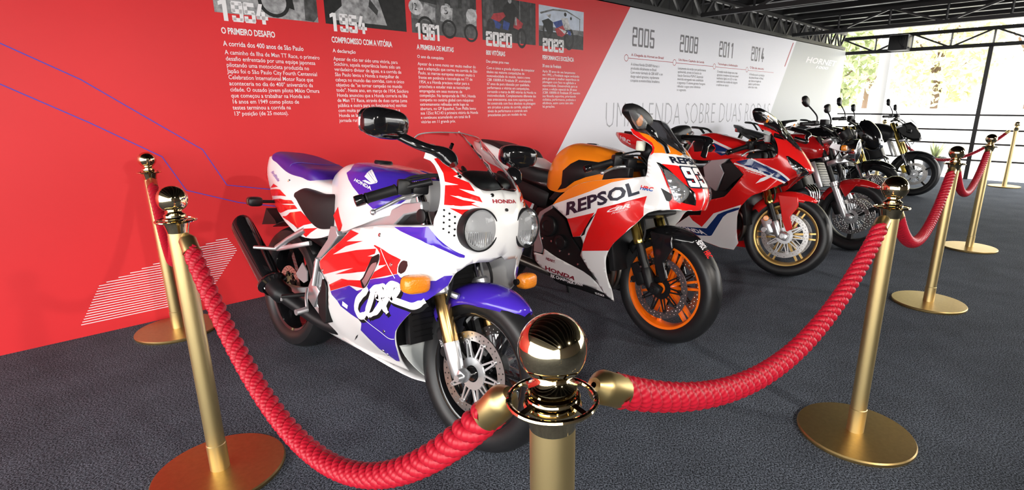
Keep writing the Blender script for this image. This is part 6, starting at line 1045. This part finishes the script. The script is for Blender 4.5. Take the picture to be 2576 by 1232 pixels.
# ---------- lamps on the roof beams, loudspeaker, yard beyond the far end ----------
M_LAMP = mat('lamp_face', (1, .9, .75), .5, emit=((1, .86, .66), 3)); M_LAMP.cycles.emission_sampling = 'NONE'
def spot_lamp(s, q, ts, tq, tz, power, lab):
    p = WP(s, q, 2.46); t = WP(ts, tq, tz); d = nrm(t - p); r = thing('spot_lamp', lab, 'lamp', Matrix.Translation(Vector(WP(s, q, 2.59))), 'spot lamps under the roof beams')
    rel(MB().lathe([(.0, -.09), (.045, -.085), (.055, -.05), (.06, .04), (.062, .06), (.055, .058), (.05, .04)], p, d, 24).obj('lamp_housing', M_BLACK, r), r); rel(MB().lathe([(.052, .045), (.02, .048), (0, .048)], p, d, 20).obj('lamp_face', M_LAMP, r), r)
    rel(MB().tube([WP(s, q, 2.59), p - d*.03], .009, 8).obj('lamp_arm', M_BLACK, r), r)
    L = bpy.data.lights.new('spot', 'SPOT'); L.energy = power; L.spot_size = math.radians(58); L.spot_blend = .8; L.shadow_soft_size = .045; L.color = (1, .93, .84)
    o = bpy.data.objects.new('spot', L); COL.objects.link(o); o.location = p + d*.125; o.rotation_euler = Vector(d).to_track_quat('-Z', 'Y').to_euler()
for k, (s, ts, lab) in enumerate([(-1.4, -.2, 'black spot lamp behind the camera, first from the left'), (.6, .9, 'black spot lamp behind the camera, second from the left'), (2.6, 2.6, 'black spot lamp behind the camera, third from the left'), (4.7, 4.6, 'black spot lamp behind the camera, fourth from the left')]):
    spot_lamp(s, 6.2, ts, 2.3, .35, 255, lab)
sp = thing('loudspeaker', 'dark loudspeaker box with cables under the end truss', 'loudspeaker', Matrix.Translation(Vector(WP(10.95, .92, 2.2))))
mb = MB(); sbox(mb, 10.8, 11.05, .76, 1.06, 2.20, 2.46, .012); rel(mb.obj('cabinet', M_BLACK, sp), sp)
for k in range(3): rel(MB().tube(catmull([WP(10.8, .9 + .04*k, 2.45), WP(10.76, .92 + .05*k, 2.36), WP(10.78, .98, 2.27 - .02*k), WP(10.85, 1.08, 2.24)], 5), .006, 8).obj('cable', M_RUB, sp), sp)
M_LEAF = [mat('leaf_%d' % i, c, .6) for i, c in enumerate(((.62, .66, .34), (.70, .70, .42), (.42, .48, .26), (.78, .74, .50)))]; M_BARK = mat('bark', (.16, .11, .08), .9)
def tree(s, q, h, rad, mi, n, lab, seed):
    rnd = random.Random(seed); r = thing('tree', lab, 'tree', Matrix.Translation(Vector(WP(s, q, -.12))), 'trees beyond the far end of the hall'); V = []; F = []
    for i in range(n):
        while True:
            x, y, z = [rnd.uniform(-1, 1) for _ in range(3)]
            if .25 < x*x + y*y + z*z < 1: break
        c = np.array([x*rad, y*rad, h*.62 + z*h*.38]) + np.array([math.sin(z*7 + x*5)*.12*rad, math.cos(x*6)*.12*rad, 0]); a = nrm([rnd.uniform(-1, 1) for _ in range(3)]); b = nrm(np.cross(a, [rnd.uniform(-1, 1) for _ in range(3)])); w = rnd.uniform(.05, .10); o = len(V)
        V += [c + a*w*1.6, c + b*w*.7, c - a*w*1.6, c - b*w*.7]; F.append((o, o+1, o+2, o+3))
    mb = MB(); mb.add(V, F); mb.obj('foliage', M_LEAF[mi], r, smooth=0, fixn=False, kind='stuff')
    MB().tube([(0, 0, 0), (.05, .03, h*.3), (-.04, .05, h*.6)], [.12, .09, .05], 10).obj('trunk', M_BARK, r)
    for k in range(5): a = 2*math.pi*k/5; MB().tube([(0, 0, h*(.28 + .06*k)), (rad*.3*math.cos(a), rad*.3*math.sin(a), h*(.45 + .06*k)), (rad*.65*math.cos(a), rad*.65*math.sin(a), h*(.52 + .07*k))], [.05, .035, .012], 8).obj('branch', M_BARK, r)
for k, (s, q, h, rad, mi, lab) in enumerate([(15.6, -1.8, 4.6, 1.1, 2, 'darker green tree outside left of the white column'), (17.6, .3, 5.0, 1.3, 1, 'pale green tree in the middle of the bright opening'), (17.0, 3.7, 4.6, 1.4, 3, 'yellowish tree outside past the right edge'), (22.8, -2.9, 6.4, 1.7, 0, 'tall green tree farthest outside behind the darker one'), (22.0, 1.9, 6.0, 1.8, 3, 'tall yellowish tree outside behind the pale green one')]): tree(s, q, h, rad, mi, 2600, lab, 11 + k)
bw = MB(); sbox(bw, 14.0, 14.2, -6, 14, -.12, 1.18); tag(bw.obj('garden_wall', M_WHITE, smooth=0), 'long low white wall in the yard outside', 'wall')
pp = thing('potted_plant', 'green spiky plant in a dark pot at the right edge by the railing', 'plant', Matrix.Translation(Vector(WP(11.55, 1.62, 0))))
rel(MB().lathe([(0, -.12), (.13, -.12), (.16, .1), (.18, .30), (.185, .32), (.17, .32), (.16, .28), (0, .28)], WP(11.55, 1.62, 0), (0, 0, 1), 28).obj('pot', mat('dark_pot', (.03, .035, .045), .5), pp), pp)
rnd = random.Random(5)
for k in range(26):
    a = 2*math.pi*k/26 + rnd.uniform(-.2, .2); e = rnd.uniform(.35, 1.2); L = rnd.uniform(.3, .48); dr = np.array([math.cos(a)*math.cos(e), math.sin(a)*math.cos(e), math.sin(e)]); b = WP(11.55, 1.62, .27); sd = nrm(np.cross(dr, (0, 0, 1)))
    P = [b + dr*L*t - np.array([0, 0, .12*t*t*(1.3 - e)]) for t in (0, .35, .7, 1)]; mb = MB(); mb.add(sum([[p - sd*w, p + sd*w] for p, w in zip(P, (.008, .02, .016, .002))], []), [(0, 1, 3, 2), (2, 3, 5, 4), (4, 5, 7, 6)]); rel(mb.obj('leaf', M_LEAF[2], pp, smooth=60, fixn=False), pp)
